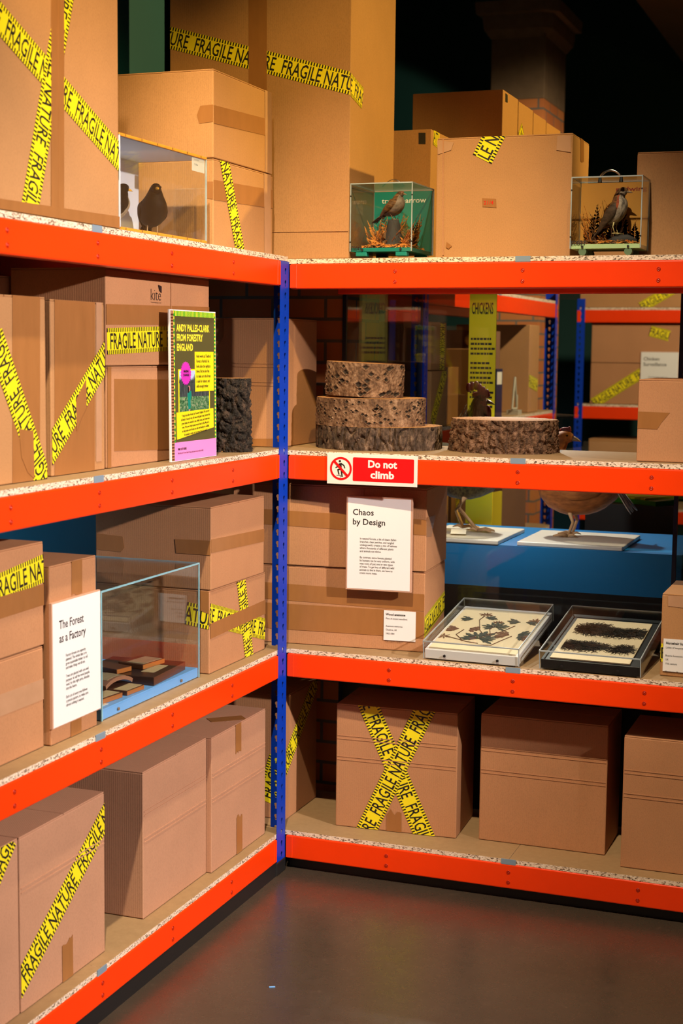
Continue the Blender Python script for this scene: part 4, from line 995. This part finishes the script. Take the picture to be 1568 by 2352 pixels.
hp = [(-0.026+0.062*i/14, -d+0.03, h+0.002+0.021*math.sin(math.pi*i/14)**0.7) for i in range(15)]
MB().tube(hp, 0.0034, 10).build('handle', STEEL, root, smooth=True)
lettering('E0027', (Vector((-w, -d, 0)), X_, Z_, -Y_), 0.004, 0.012, INK, root, w=0.044, h=0.0115, bold=0.02)
rnd = random.Random(11); cx, cy = 0.984, 0.168
fern_bed('brown dried ferns and heather filling the redwing case', (cx, cy, 2.0115), 0.082, 0.048, 90,
         [(-0.03, 0.03, -0.5, 0, 1, 0.12), (-0.05, 0.03, -0.2, 0, 1, 0.13), (-0.01, 0.035, -0.15, 0, 1, 0.14), (0.0, 0.03, 0.1, 0, 1, 0.12), (-0.06, 0.0, -0.25, 0, 1, 0.10), (0.06, 0.02, 0.15, 0, 1, 0.075), (0.075, 0.0, 0.0, 0, 1, 0.06), (-0.02, 0.02, -0.4, 0, 0.8, 0.11)]+[(rnd.uniform(-0.07, 0.03), rnd.uniform(0.0, 0.04), rnd.uniform(-0.5, 0.2), 0, 1, rnd.uniform(0.06, 0.15)) for _ in range(22)]+[(rnd.uniform(0.0, 0.07), rnd.uniform(-0.01, 0.04), rnd.uniform(-0.2, 0.2), 0, 1, rnd.uniform(0.03, 0.07)) for _ in range(10)], rnd, 0.45)
m = MB(); m.tube([(-0.006, 0, 0.004), (0.022, 0.004, 0.0145), (0.055, 0.006, 0.018), (0.080, 0.008, 0.012)], [0.010, 0.0155, 0.013, 0.009], 14)
o = m.build('wooden_perch', ROCK, smooth=True); o.location = (cx, cy, 2.0115); tag(o, 'dark branch the redwing stands on', 'perch')
def red_patch(t_, u_):
    if t_ < 0.62 and -0.35 < u_ < 0.15 and t_ > 0.2: return 7
    return 2 if u_ < 0.1 and t_ > 0.12 else 0
thrush('redwing', 'streaked brown stuffed redwing with a rust flank leaning upright', (cx+0.018, cy+0.002, 2.0432), R(-12), [F_BROWN, feathers('dark_wing', (0.09, 0.055, 0.035), (0.03, 0.02, 0.014), 120), F_GREY, BEAKD, EYE, plain('pale_leg', (0.6, 0.5, 0.22), 0.5), F_RED, F_RED], red_patch, pitch=R(40), sc=0.83, seed=8, up=0.010)

# wood sample case
root = thing('display_case', 'clear case with a sky blue base holding dark wood samples', 'case', (-0.2265, -0.737, TL[2]+0.0006))
w, d, h = 0.1675, 0.279, 0.3325
MB().box(-w, w, -d, d, 0.001, 0.0285).build('base', OAKBL, root, 0.001, 1)
for bx in ((w, w+0.004, -d-0.004, d+0.004, 0, h), (-w-0.004, -w, -d-0.004, d+0.004, 0, h), (-w, w, -d-0.004, -d, 0, h), (-w, w, d, d+0.004, 0, h), (-w-0.004, w+0.004, -d-0.004, d+0.004, h, h+0.004)):
    MB().box(*bx).build('clear_panel', GLASS, root)
m = MB(); e = 0.003
for sx in (-1, 1):
    for sy in (-1, 1): m.box(*sorted((sx*(w+0.0042), sx*(w+0.0012))), *sorted((sy*(d+0.0042), sy*(d+0.0002))), 0.0, h)
for sy in (-1, 1): m.box(-w-0.004, w+0.004, *sorted((sy*(d+0.0042), sy*(d+0.0012))), h-0.0004, h+0.0042)
for sx in (-1, 1): m.box(*sorted((sx*(w+0.0042), sx*(w+0.0012))), -d-0.004, d+0.004, h-0.0004, h+0.0042)
m.build('panel_edges', EDGEB, root)
m = MB()
for y in (-0.195, 0.168): m.tube([(w+0.0025, y, 0.0135), (w+0.0052, y, 0.0135)], 0.0042, 10)
m.build_each('screw', plain('brass_screw', (0.32, 0.22, 0.13), 0.4, 0.6), root)
def wood(name, a, b):
    t = NT(name); n1 = t.noise(t.coord('Object', (8, 0.8, 8)), 20, 4); t.set(Base_Color=t.mix(n1, a, b), Roughness=0.3, Specular_IOR_Level=0.5); return t.done()
WD = wood('dark_walnut', (0.018, 0.008, 0.005), (0.045, 0.018, 0.010)); WM = wood('mid_brown_wood', (0.09, 0.032, 0.013), (0.17, 0.06, 0.024)); WE = wood('orange_cut_wood', (0.34, 0.11, 0.025), (0.52, 0.19, 0.05)); PAPER = plain('aged_paper_tag', (0.42, 0.33, 0.19), 0.6, var=0.2, scale=60); CREAM = plain('cream_sheet', (0.80, 0.68, 0.46), 0.6, var=0.06, scale=10)
zb = TL[2]+0.0292
def sample(label, x0, x1, y0, y1, z0, hh, mat, tagrect=None, emat=None, rz=0.0):
    r_ = thing('wood_sample', label, 'wood sample', ((x0+x1)/2, (y0+y1)/2, z0), R(rz), 'wood samples in the blue based case'); a, b_ = (x1-x0)/2, (y1-y0)/2
    MB().box(-a, a, -b_, b_, 0, hh).build('block', mat, r_, 0.0012, 2)
    if emat: MB().box(a-0.0004, a+0.0006, -b_+0.001, b_-0.001, 0.001, hh-0.001).build('cut_face', emat, r_)
    if tagrect: MB().box(*tagrect, hh, hh+0.0006).build('paper_tag', PAPER, r_)
    return r_
sample('big dark walnut plank with a torn paper tag in the clear case', -0.30, -0.072, -0.728, -0.505, zb, 0.024, WD, (0.05, 0.09, -0.055, 0.045), WM, 4)
sample('small orange ended block lying on the right of the big dark plank', -0.215, -0.130, -0.640, -0.535, zb+0.0245, 0.014, WM, (-0.02, 0.038, -0.045, 0.045), WE, -8)
sample('orange edged block leaning on the left of the big dark plank', -0.285, -0.165, -0.715, -0.655, zb+0.0245, 0.014, WM, None, WE, -14)
sample('flat mid brown plank with a pale tag near the front glass', -0.20, -0.072, -0.850, -0.762, zb, 0.013, wood('brown_plank', (0.05, 0.021, 0.012), (0.09, 0.036, 0.02)), (0.02, 0.060, -0.04, 0.04), WE, -3)
sample('front block with a pale tag nearest the sign', -0.20, -0.082, -0.955, -0.865, zb, 0.014, wood('brown_block', (0.07, 0.028, 0.014), (0.12, 0.048, 0.024)), (0.01, 0.052, -0.04, 0.042), WE, -6)
m = MB(); rings = []
for i in range(11):
    a = math.pi*(0.18+0.64*i/10); yy = 0.055*math.cos(a)/0.85; zz = 0.034*math.sin(a)-0.018
    rings.append([Vector((-0.06, -yy, zz)), Vector((0.055, -yy, zz)), Vector((0.055, -yy*1.06, zz+0.010)), Vector((-0.06, -yy*1.06, zz+0.010))])
m.ring_loft(rings); r_ = thing('wood_sample', 'arched pinkish wood sample with a paper tag behind the front block', 'wood sample', (-0.175, -0.80, zb+0.014), R(-10), 'wood samples in the blue based case')
m.build('arched_block', wood('pink_wood', (0.26, 0.12, 0.07), (0.34, 0.17, 0.11)), r_)
m = MB(); m.ring_loft([[Vector((-0.01, p[3].y, p[3].z+0.0003)), Vector((0.045, p[3].y, p[3].z+0.0003)), Vector((0.045, p[3].y, p[3].z+0.0009)), Vector((-0.01, p[3].y, p[3].z+0.0009))] for p in rings[2:9]]); m.build('paper_tag', PAPER, r_)
o = MB().box(-0.05, 0.05, -0.028, 0.028, 0, 0.0008).build('paper_note', OFFW); o.location = (-0.125, -0.978, zb+0.0002); tag(o, 'pale paper note lying on the blue base at the left corner', 'note')

# herbarium trays
LEAFM = plain('dark_pressed_leaf', (0.035, 0.045, 0.035), 0.7, var=0.4, scale=90); LEAFB = plain('brown_pressed_leaf', (0.16, 0.065, 0.03), 0.7, var=0.3, scale=90); STEMM = plain('pressed_stem', (0.12, 0.05, 0.03), 0.7, var=0.3); HAIRM = plain('black_lichen_hair', (0.012, 0.011, 0.011), 0.8); HAIRB = plain('brown_lichen_hair', (0.06, 0.03, 0.015), 0.8)
def tray(label, x, y, base, w, d, rz):
    root = thing('herbarium_tray', label, 'display tray', (x, y, TR[2]+0.004), R(rz)); root.rotation_euler = (R(9.6), 0, R(rz))
    MB().box(-w/2+0.004, w/2-0.004, 0.004, d-0.004, 0.0, 0.030).build('base', base, root, 0.001, 1)
    for bx in ((-w/2, w/2, 0, 0.003, 0, 0.055), (-w/2, w/2, d-0.003, d, 0, 0.055), (-w/2, -w/2+0.003, 0.003, d-0.003, 0, 0.055), (w/2-0.003, w/2, 0.003, d-0.003, 0, 0.055), (-w/2, w/2, 0, d, 0.055, 0.058)):
        MB().box(*bx).build('clear_panel', GLASS, root)
    m = MB(); e = 0.0022
    for sx in (-1, 1):
        m.box(*sorted((sx*(w/2+0.0003), sx*(w/2-e))), 0, d, 0.0547, 0.0585)
        for ya in (0, d): m.box(*sorted((sx*(w/2+0.0003), sx*(w/2-e))), *sorted((ya-(0.0003 if ya == 0 else -0.0003), ya+(e if ya == 0 else -e))), 0, 0.055)
    m.box(-w/2, w/2, -0.0003, e, 0.0547, 0.0585); m.box(-w/2, w/2, d-e, d+0.0003, 0.0547, 0.0585)
    m.build('panel_edges', EDGE, root)
    m = MB()
    for xx in (-0.085, 0.085): m.tube([(xx, -0.0012, 0.013), (xx, 0.002, 0.013)], 0.0042, 12)
    m.build_each('screw', INK, root)
    m = MB()
    for xx in (-w/2+0.03, w/2-0.03):
        m.box(xx-0.012, xx+0.012, 0.008, 0.03, -0.0035, 0.0); m.box(xx-0.012, xx+0.012, d-0.03, d-0.01, -0.070, 0.0)
    m.build_each('foot', BLACK, root)
    return root
TW, TD = 0.3075, 0.43
t1 = tray('clear tray with a white base showing pressed wood anemones', 0.6115, 0.078, WHITE, TW, TD, -1.5)
t2 = tray('clear tray with a black base showing dark hair lichen', 0.980, 0.076, BLACK, TW, TD, -1.5)
def sheet(tr, label, x0, x1, y0, y1, th, mat):
    o = thing('herbarium_sheet', label, 'plant specimen'); M_ = Matrix.Translation(tr.location) @ tr.rotation_euler.to_matrix().to_4x4() @ Matrix.Translation((0, 0, 0.0306))
    o.location = M_.translation; o.rotation_euler = tr.rotation_euler
    MB().box(x0, x1, y0, y1, 0, th).build('paper_sheet', mat, o); return o
s1 = sheet(t1, 'cream sheet with pressed wood anemone leaves and stems', -0.138, 0.140, 0.012, 0.40, 0.003, CREAM)
s2 = sheet(t2, 'cream sheet with three dark tufts of hair lichen', -0.124, 0.118, 0.014, 0.378, 0.003, CREAM)
def leaf_cluster(mb, cx, cy, r, a0, a1, n, rnd, mi=0):
    for i in range(n):
        a = a0+(a1-a0)*i/(n-1)+rnd.uniform(-0.1, 0.1); L = r*rnd.uniform(0.75, 1.05); d_ = Vector((math.cos(a), math.sin(a), 0)); q = Vector((-d_.y, d_.x, 0)); c = Vector((cx, cy, 0.0034))
        P_ = lambda s_, t_: c+d_*L*s_+q*L*t_
        out = [P_(0, 0), P_(0.35, 0.055), P_(0.60, 0.17), P_(0.62, 0.075), P_(0.84, 0.10), P_(1, 0), P_(0.82, -0.10), P_(0.62, -0.075), P_(0.56, -0.17), P_(0.35, -0.05)]
        out = [Vector((max(-0.136, min(0.138, p.x)), p.y, p.z)) for p in out]; up = Vector((0, 0, 0.0006+0.0004*(i % 3)))
        mb.add(out+[p+up for p in out], [tuple(range(9, -1, -1)), tuple(range(10, 20))]+[(k, (k+1) % 10, 10+(k+1) % 10, 10+k) for k in range(10)], mi)
rnd = random.Random(2); m = MB()
for cx, cy, r, a0, a1, n, mi in ((-0.080, 0.295, 0.038, 2.6, 3.9, 4, 0), (-0.045, 0.315, 0.036, -0.4, 0.6, 4, 0), (-0.052, 0.345, 0.020, 0, 6, 7, 1), (0.012, 0.235, 0.040, -0.6, 3.9, 9, 0), (0.010, 0.275, 0.020, 0, 3.2, 5, 1),
                                 (0.078, 0.300, 0.040, 2.6, 3.8, 4, 0), (0.095, 0.300, 0.036, -0.4, 0.5, 4, 0), (0.120, 0.320, 0.022, 0, 6, 7, 1), (-0.098, 0.195, 0.040, 2.6, 4.0, 5, 1), (-0.065, 0.205, 0.036, -1.2, 0.7, 5, 1),
                                 (-0.010, 0.120, 0.058, -0.5, 3.6, 10, 0), (0.075, 0.175, 0.045, 2.2, 4.0, 5, 1), (0.100, 0.185, 0.048, -1.3, 0.9, 7, 0), (-0.125, 0.118, 0.022, 0, 6, 6, 1), (0.110, 0.165, 0.036, -0.9, 0.5, 4, 1)):
    leaf_cluster(m, cx, cy, r*1.18, a0, a1, n+2, rnd, mi)
m.build('pressed_leaves', [LEAFM, LEAFB], s1)
m = MB()
for pts in ([(-0.052, 0.33), (-0.058, 0.29), (-0.03, 0.20), (-0.01, 0.165)], [(0.01, 0.26), (0.0, 0.21), (0.02, 0.15)], [(0.07, 0.26), (0.04, 0.19), (0.0, 0.16)], [(-0.08, 0.19), (-0.09, 0.14), (-0.06, 0.10), (-0.055, 0.088)],
            [(-0.12, 0.118), (-0.07, 0.10), (-0.04, 0.085), (0.0, 0.078)], [(0.085, 0.165), (0.06, 0.11), (0.045, 0.072), (-0.005, 0.06)], [(-0.01, 0.12), (0.02, 0.17), (0.03, 0.19)]):
    m.tube([(x, y, 0.0042) for x, y in pts], 0.0013, 6)
m.build('pressed_stems', STEMM, s1)
rnd = random.Random(9); m = MB()
for cx, cy, rx, ry, n in ((-0.045, 0.285, 0.060, 0.046, 800), (0.030, 0.265, 0.050, 0.034, 430), (0.080, 0.275, 0.046, 0.032, 400), (-0.050, 0.130, 0.076, 0.034, 800), (0.075, 0.125, 0.027, 0.028, 300)):
    for i in range(n):
        a = rnd.uniform(0, 6.283); r = math.sqrt(rnd.random()); x, y = cx+rx*r*math.cos(a), cy+ry*r*math.sin(a); da = rnd.uniform(0, 6.283); z_ = 0.0036+0.006*(1-r)*rnd.random(); pts = []
        for k in range(5):
            pts.append((max(-0.110, min(0.116, x)), max(0.043, min(0.372, y)), z_)); da += rnd.uniform(-0.9, 0.9); x += 0.0075*math.cos(da); y += 0.0075*math.sin(da)
        m.tube(pts, 0.0006, 3, 1 if rnd.random() < 0.25 else 0)
o = m.build('lichen_hair', [HAIRM, HAIRB], s2); o['kind'] = 'stuff'

# ------------------------------------------------------------------ display behind the glass
dc = thing('display_cabinet', 'big glass display cabinet behind the shelves, chickens inside', 'cabinet', (0.578, 0.56, 0))
MB().box(-0.576, 0.576, 0.0, 0.006, 0.70, 1.93).build('glass_pane', VGLASS, dc)
MB().box(-0.576, -0.570, 0.006, 0.875, 0.70, 1.93).build('glass_pane', VGLASS, dc); MB().box(0.570, 0.576, 0.006, 0.875, 0.70, 1.93).build('glass_pane', VGLASS, dc)
m = MB()
for x in (-0.580, 0.567):
    m.box(x, x+0.013, -0.004, 0.010, 0.0, 1.945); m.box(x, x+0.013, 0.865, 0.88, 0.0, 1.945)
m.build_each('corner_post', NAVY, dc)
MB().box(-0.58, 0.58, -0.004, 0.88, 1.925, 1.945).build('top_frame', NAVY, dc)
MB().box(-0.545, 0.62, 0.02, 1.32, 1.9455, 1.985).build('roof', BLACK, dc)
MB().box(-0.58, 0.58, 0.0, 0.88, 0.0, 0.70).build('cabinet_base', BLACK, dc)
pl = thing('display_plinth', 'long blue plinth under the stuffed chickens', 'plinth', (0.578, 1.14, 0.7005))
MB().box(-0.56, 0.56, -0.29, 0.29, 0.001, 0.155).build('dark_plinth_base', BLACK, pl); MB().box(-0.56, 0.56, -0.29, 0.29, 0.155, 0.3070).build('blue_plinth_top', PLINTH, pl)
for lab, x0, x1, y0, y1 in (('white mounting board under the rooster feet', 0.19, 0.492, 0.845, 1.25), ('white mounting board under the brown hen', 0.557, 0.932, 0.86, 1.245)):
    o = MB().box((x0-x1)/2, (x1-x0)/2, (y0-y1)/2, (y1-y0)/2, 0, 0.0145).build('mounting_board', OFFW, None, 0.003, 2); o.location = ((x0+x1)/2, (y0+y1)/2, 1.008); tag(o, lab, 'board')
HENM = [F_HEN, F_HEN, F_HEN, BEAKD, EYE, LEGM, COMB, F_HEN, F_WHITE]
bird('hen', 'rufous brown stuffed hen with white tail feathers behind the glass', 'chicken', (0.715, 1.10, 1.0228), R(180),
     [(-0.150, 0.235, 0.035, 0.05), (-0.10, 0.205, 0.075, 0.085), (-0.02, 0.180, 0.090, 0.100), (0.055, 0.190, 0.078, 0.095), (0.085, 0.250, 0.050, 0.055), (0.082, 0.305, 0.036, 0.038), (0.065, 0.345, 0.030, 0.031), (0.045, 0.362, 0.024, 0.027), (0.018, 0.362, 0.012, 0.014)],
     HENM, wing=[(0.06, 0.21, 0.075, 0.03), (0.0, 0.195, 0.090, 0.055), (-0.08, 0.20, 0.078, 0.045), (-0.15, 0.215, 0.04, 0.012)], tail=((-0.13, 0.215), (-0.222, 0.112), 0.13, 8),
     legs=[((0.02, s_*0.035, 0.11), (0.0, s_*0.036, 0.055), (0.015, s_*0.038+0.01, 0.006)) for s_ in (-1, 1)], beak=((0.020, 0, 0.360), (-0.014, 0, 0.348), 0.011), eye=(0.034, 0.0235, 0.370, 0.0045),
     comb=[(0.045, 0.388, 0.022, 0.012, 0.004), (0.030, 0.392, 0.006, 0.012, 0.0035)], toe=0.055, legr=0.006, seed=3)
def hackle(mb, sc):
    rnd = random.Random(5)
    for i in range(110):
        a = rnd.uniform(-2.6, 2.6); z_ = rnd.uniform(0.36, 0.475); x = 0.035-0.040*math.cos(a); y = 0.034*math.sin(a)
        d_ = Vector((-0.35*math.cos(a)*1.2-0.1, 0.35*math.sin(a), -1)).normalized(); p = Vector((x, y, z_)); L = rnd.uniform(0.04, 0.075); q = Vector((-d_.y, d_.x, 0)); q = (q.normalized() if q.length > 0.01 else Vector((0, 1, 0)))*0.0042; k = Vector((0, 0, 0.0006))
        e = p+d_*L; mm = p+d_*L*0.6+Vector((-math.cos(a), math.sin(a), 0))*0.004
        mb.add([p-q*0.5, mm-q, e, mm+q, p-q*0.5-k, mm-q-k, e-k, mm+q-k], [(0, 1, 2, 3), (7, 6, 5, 4), (0, 4, 5, 1), (1, 5, 6, 2), (2, 6, 7, 3), (3, 7, 4, 0)], 9)
F_HACK = plain('golden_hackle', (0.15, 0.115, 0.05), 0.45, var=0.7, scale=160)
bird('rooster', 'dark stuffed rooster with red comb behind the single log slice', 'chicken', (0.300, 1.10, 1.0228), R(4),
     [(-0.16, 0.30, 0.03, 0.045), (-0.10, 0.255, 0.075, 0.085), (-0.03, 0.225, 0.092, 0.105), (0.05, 0.24, 0.085, 0.100), (0.078, 0.310, 0.058, 0.062), (0.060, 0.385, 0.042, 0.042), (0.042, 0.445, 0.034, 0.034), (0.045, 0.482, 0.027, 0.029), (0.068, 0.492, 0.016, 0.018)],
     [F_ROO, F_BLACK, F_ROO, BEAKD, EYE, LEGM, COMB, FACE, F_BLACK, F_HACK], wing=[(0.06, 0.26, 0.08, 0.03), (0.0, 0.245, 0.094, 0.06), (-0.08, 0.25, 0.08, 0.05), (-0.16, 0.25, 0.04, 0.014)], tail=((-0.14, 0.30), (-0.215, 0.36), 0.09, 9),
     legs=[((0.0, -0.03, 0.13), (-0.02, -0.032, 0.085), (0.055, -0.045, 0.008)), ((-0.01, 0.03, 0.13), (-0.045, 0.034, 0.07), (-0.02, 0.04, 0.008))], beak=((0.070, 0, 0.487), (0.100, 0, 0.475), 0.0095), eye=(0.058, 0.0245, 0.493, 0.005),
     comb=[(0.070-0.014*i, 0.515+0.010*min(i, 3)-0.004*max(0, i-3), 0.010, 0.018, 0.0045) for i in range(6)]+[(0.048, 0.511, 0.036, 0.013, 0.005), (0.070, 0.440, 0.016, 0.034, 0.005, -0.016), (0.070, 0.440, 0.016, 0.034, 0.005, 0.016), (0.055, 0.478, 0.017, 0.024, 0.027)],
     patches=lambda t_, u_: 7 if t_ > 0.9 else 0, toe=0.065, legr=0.0075, seed=7, neck=hackle)
o = MB().box(-0.028, 0.028, -0.001, 0.001, -0.012, 0.012).build('paper_tag', OFFW, None); o.location = (0.318, 0.94, 1.0365); o.rotation_euler = (R(-50), 0, R(8)); tag(o, 'small handwritten paper tag lying by the rooster leg', 'tag')
o = thing('banner', 'tall yellow CHICKENS text panel behind the glass', 'banner', (0.2364, 1.515, 1.0)); 
MB().box(-0.0555, 0.0555, 0, 0.006, 0, 0.94).build('yellow_panel', YEL, o)
fr = (Vector((-0.0555, 0, 0)), X_, Z_, -Y_)
lettering('CHICKENS', fr, 0.010, 0.842, INK, o, w=0.088, h=0.047, bold=0.02, name='title')
rnd = random.Random(3); m = MB(); yy = 0.74
for i in range(24):
    if i in (4, 12, 14): yy -= 0.018
    x = 0.008
    while x < 0.094-(0.02 if i % 5 == 4 else 0): l_ = rnd.uniform(0.006, 0.016); m.prism([(x, yy), (x+l_, yy), (x+l_, yy+0.0085), (x, yy+0.0085)], fr, 0, 0.0008); x += l_+0.0028
    yy -= 0.0195
m.build('body_text', INK, o)

# ------------------------------------------------------------------ far racks seen through the glass
ra = rack('farther orange rack behind the glass, running away from the viewer', (0.0133, 1.45, 0), R(90), 2.45, 0.5, [0.0, 1.2, 2.45], [], [1.2], 0.0, rivets=False, posts=[(0.0, 0.0, 1, 1, 0.035, 2.03, 0.05, 0.054), (2.45, 0.0, -1, 1), (0.0, 0.5, 1, -1)])
rc = rack('farthest orange rack facing the viewer across the back room', (-0.11, 5.03, 0), 0, 2.6, 0.5, [0.0, 1.3, 2.6], [], [], 0.0, rivets=False, posts=[(0.0, 0.0, 1, 1), (2.6, 0.0, -1, 1)])
def far_box(label, x0, x1, y0, y1, z0, hh, mat=1, hz=None, gp='boxes on the racks behind the glass'):
    b = Carton(label, x0, x1, y0, y1, z0, z0+hh, mat, flaps=False, group=gp)
    if hz:
        for fc, p, q in hz: strip(b.root, b.frame(fc), b.rect(fc), p, q, 0.067, HAZ, 'warning_tape', 0.0012, p, None)
    b.tape_done = True
    MB().box(-b.w/2+0.002, b.w/2-0.002, -0.025, 0.025, b.h-0.0003, b.h+0.0006).build('packing_tape', TAPE, b.root)
    return b
z2, z3, z1 = TR[1]+0.0005, TR[2]+0.0005, TR[0]+0.0005
far_box('far box with an upright warning tape, just right of the far blue post', -0.42, 0.0, 1.60, 1.82, z2, 0.235, 1, [('R', (0.02, 0.02), (0.2, 0.24))])
far_box('far box with vertical warning tape, on top beside the far blue post', -0.42, -0.01, 1.62, 1.84, z2+0.237, 0.20, 1, [('R', (0.16, 0.2), (0.16, 0.0))])
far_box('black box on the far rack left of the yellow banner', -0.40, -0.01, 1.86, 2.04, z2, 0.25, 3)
far_box('far brown box right of the yellow banner', -0.42, -0.02, 2.42, 2.70, z2, 0.33, 1, [('R', (0.05, 0.33), (0.13, 0.0))])
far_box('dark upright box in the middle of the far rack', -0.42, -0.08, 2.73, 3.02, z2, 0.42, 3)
far_box('tan box at the far end of the far rack', -0.42, -0.02, 3.40, 3.62, z2, 0.46, 1, [('R', (0.0, 0.17), (0.2, 0.14))])
for y0, y1, lab in ((1.55, 1.95, 'far box on the lower level, nearest the far blue post'), (2.0, 2.35, 'far box with warning tape seen between rooster and hen'), (2.9, 3.4, 'far dark box low behind the hen')):
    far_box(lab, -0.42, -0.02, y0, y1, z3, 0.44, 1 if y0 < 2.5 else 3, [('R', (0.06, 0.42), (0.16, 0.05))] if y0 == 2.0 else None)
def prop(name, label, cat, mb, mats, loc, rz=0.0):
    o = mb.build(name, mats); o.location = loc; o.rotation_euler = (0, 0, rz); return tag(o, label, cat)
prop('white_panel', 'narrow white upright panel on the far rack beside the banner', 'panel', MB().box(-0.03, 0.03, -0.006, 0.006, 0, 0.22), OFFW, (0.0, 2.36, z2), R(60))
prop('info_book', 'dark folder with a white label on the far rack', 'folder', MB().box(-0.012, 0.012, -0.06, 0.06, 0, 0.235).box(0.012, 0.0128, -0.045, 0.045, 0.16, 0.22, 1), [NAVY, OFFW], (-0.03, 2.78, z2))
m = MB()
for a, b_ in (((-0.045, 0.03), (0, 0.19)), ((0, 0.19), (0.05, 0.03)), ((0.05, 0.03), (-0.045, 0.03)), ((0.05, 0.03), (0.05, 0.10))): m.tube([(0, a[0], a[1]), (0, b_[0], b_[1])], 0.006, 8)
m.box(-0.03, 0.03, -0.04, 0.04, 0, 0.024)
prop('triangle_stand', 'small pale triangular wire stand on the far rack', 'stand', m, [plain('pale_metal', (0.42, 0.38, 0.30), 0.5)], (-0.03, 3.14, z2), 0)
m = MB(); m.ell((0, 0, 0.04), 0.05, 0.06, 0.035, 14, 8); m.ell((0.01, 0.05, 0.055), 0.025, 0.03, 0.022, 10, 6); m.box(-0.02, 0.02, -0.03, 0.03, 0, 0.012)
prop('carved_figure', 'pale carved figure on top of the far brown box', 'figure', m, [plain('pale_carving', (0.5, 0.38, 0.16), 0.6)], (-0.10, 2.62, z2+0.332), 0)
o = MB().box(-0.16, 0.16, -0.005, 0.005, 0, 0.30).build('poster_board', None or plain('yellow_pink_poster', (0.72, 0.56, 0.03), 0.5)); o.location = (0.03, 2.41, z3-0.0); o.rotation_euler = (0, 0, R(80)); tag(o, 'far yellow poster low behind the glass', 'poster')
m = MB().box(-0.17, 0.17, -0.13, 0.13, 0, 0.02)
for i in range(5): m.box(-0.14+0.055*i, -0.115+0.055*i, -0.12, 0.12, 0.02, 0.028, 1)
prop('green_tray', 'green tray with yellow bars on a grey stand beyond the hen', 'tray', m, [plain('bright_green', (0.03, 0.32, 0.02), 0.5), YEL], (0.78, 2.25, 1.0505), R(-30))
MBs = MB().box(-0.22, 0.22, -0.18, 0.18, 0, 1.05); prop('grey_stand', 'dark stand under the green tray beyond the hen', 'stand', MBs, [plain('dark_grey_paint', (0.05, 0.045, 0.05), 0.5)], (0.78, 2.25, 0))
# farthest rack
cz = [('F', (0.25, 0.02), (0.62, 0.22))]
b = far_box('large far box with rising warning tape on the farthest rack', -0.02, 0.57, 5.06, 5.45, z2, 0.255, 0, [('F', (0.02, 0.0), (0.40, 0.25))])
b = far_box('large far box stacked on another on the farthest rack', -0.02, 0.57, 5.06, 5.45, z2+0.257, 0.24, 0, [('F', (0.36, 0.20), (0.48, 0.17))])
far_box('far box with tape on top of the farthest rack', -0.10, 0.60, 5.06, 5.45, z1, 0.42, 1, [('F', (0.38, 0.0), (0.60, 0.13))])
far_box('far dark box on the third level of the farthest rack', -0.02, 0.5, 5.06, 5.45, z3, 0.42, 1)
panel('far white Chicken Surveillance card in front of the stacked far boxes', 0.236, 0.33, 0.006, (0.4075, 5.05, z2), 0, ['Chicken', 'Surveillance'], 0.030, ['Cameras keep watch on', 'chickens in large farms.'], 0.013, 0.012, 0.018, 0.275, 0.05, 0.17)

o = MB().box(-0.008, 0.008, -0.003, 0.003, 0, 0.0015).build('paper_scrap', OAKBL); o.location = (0.319, -0.780, 0.0005); o.rotation_euler = (0, 0, 0.5); tag(o, 'tiny blue paper scrap lying on the concrete floor', 'scrap')
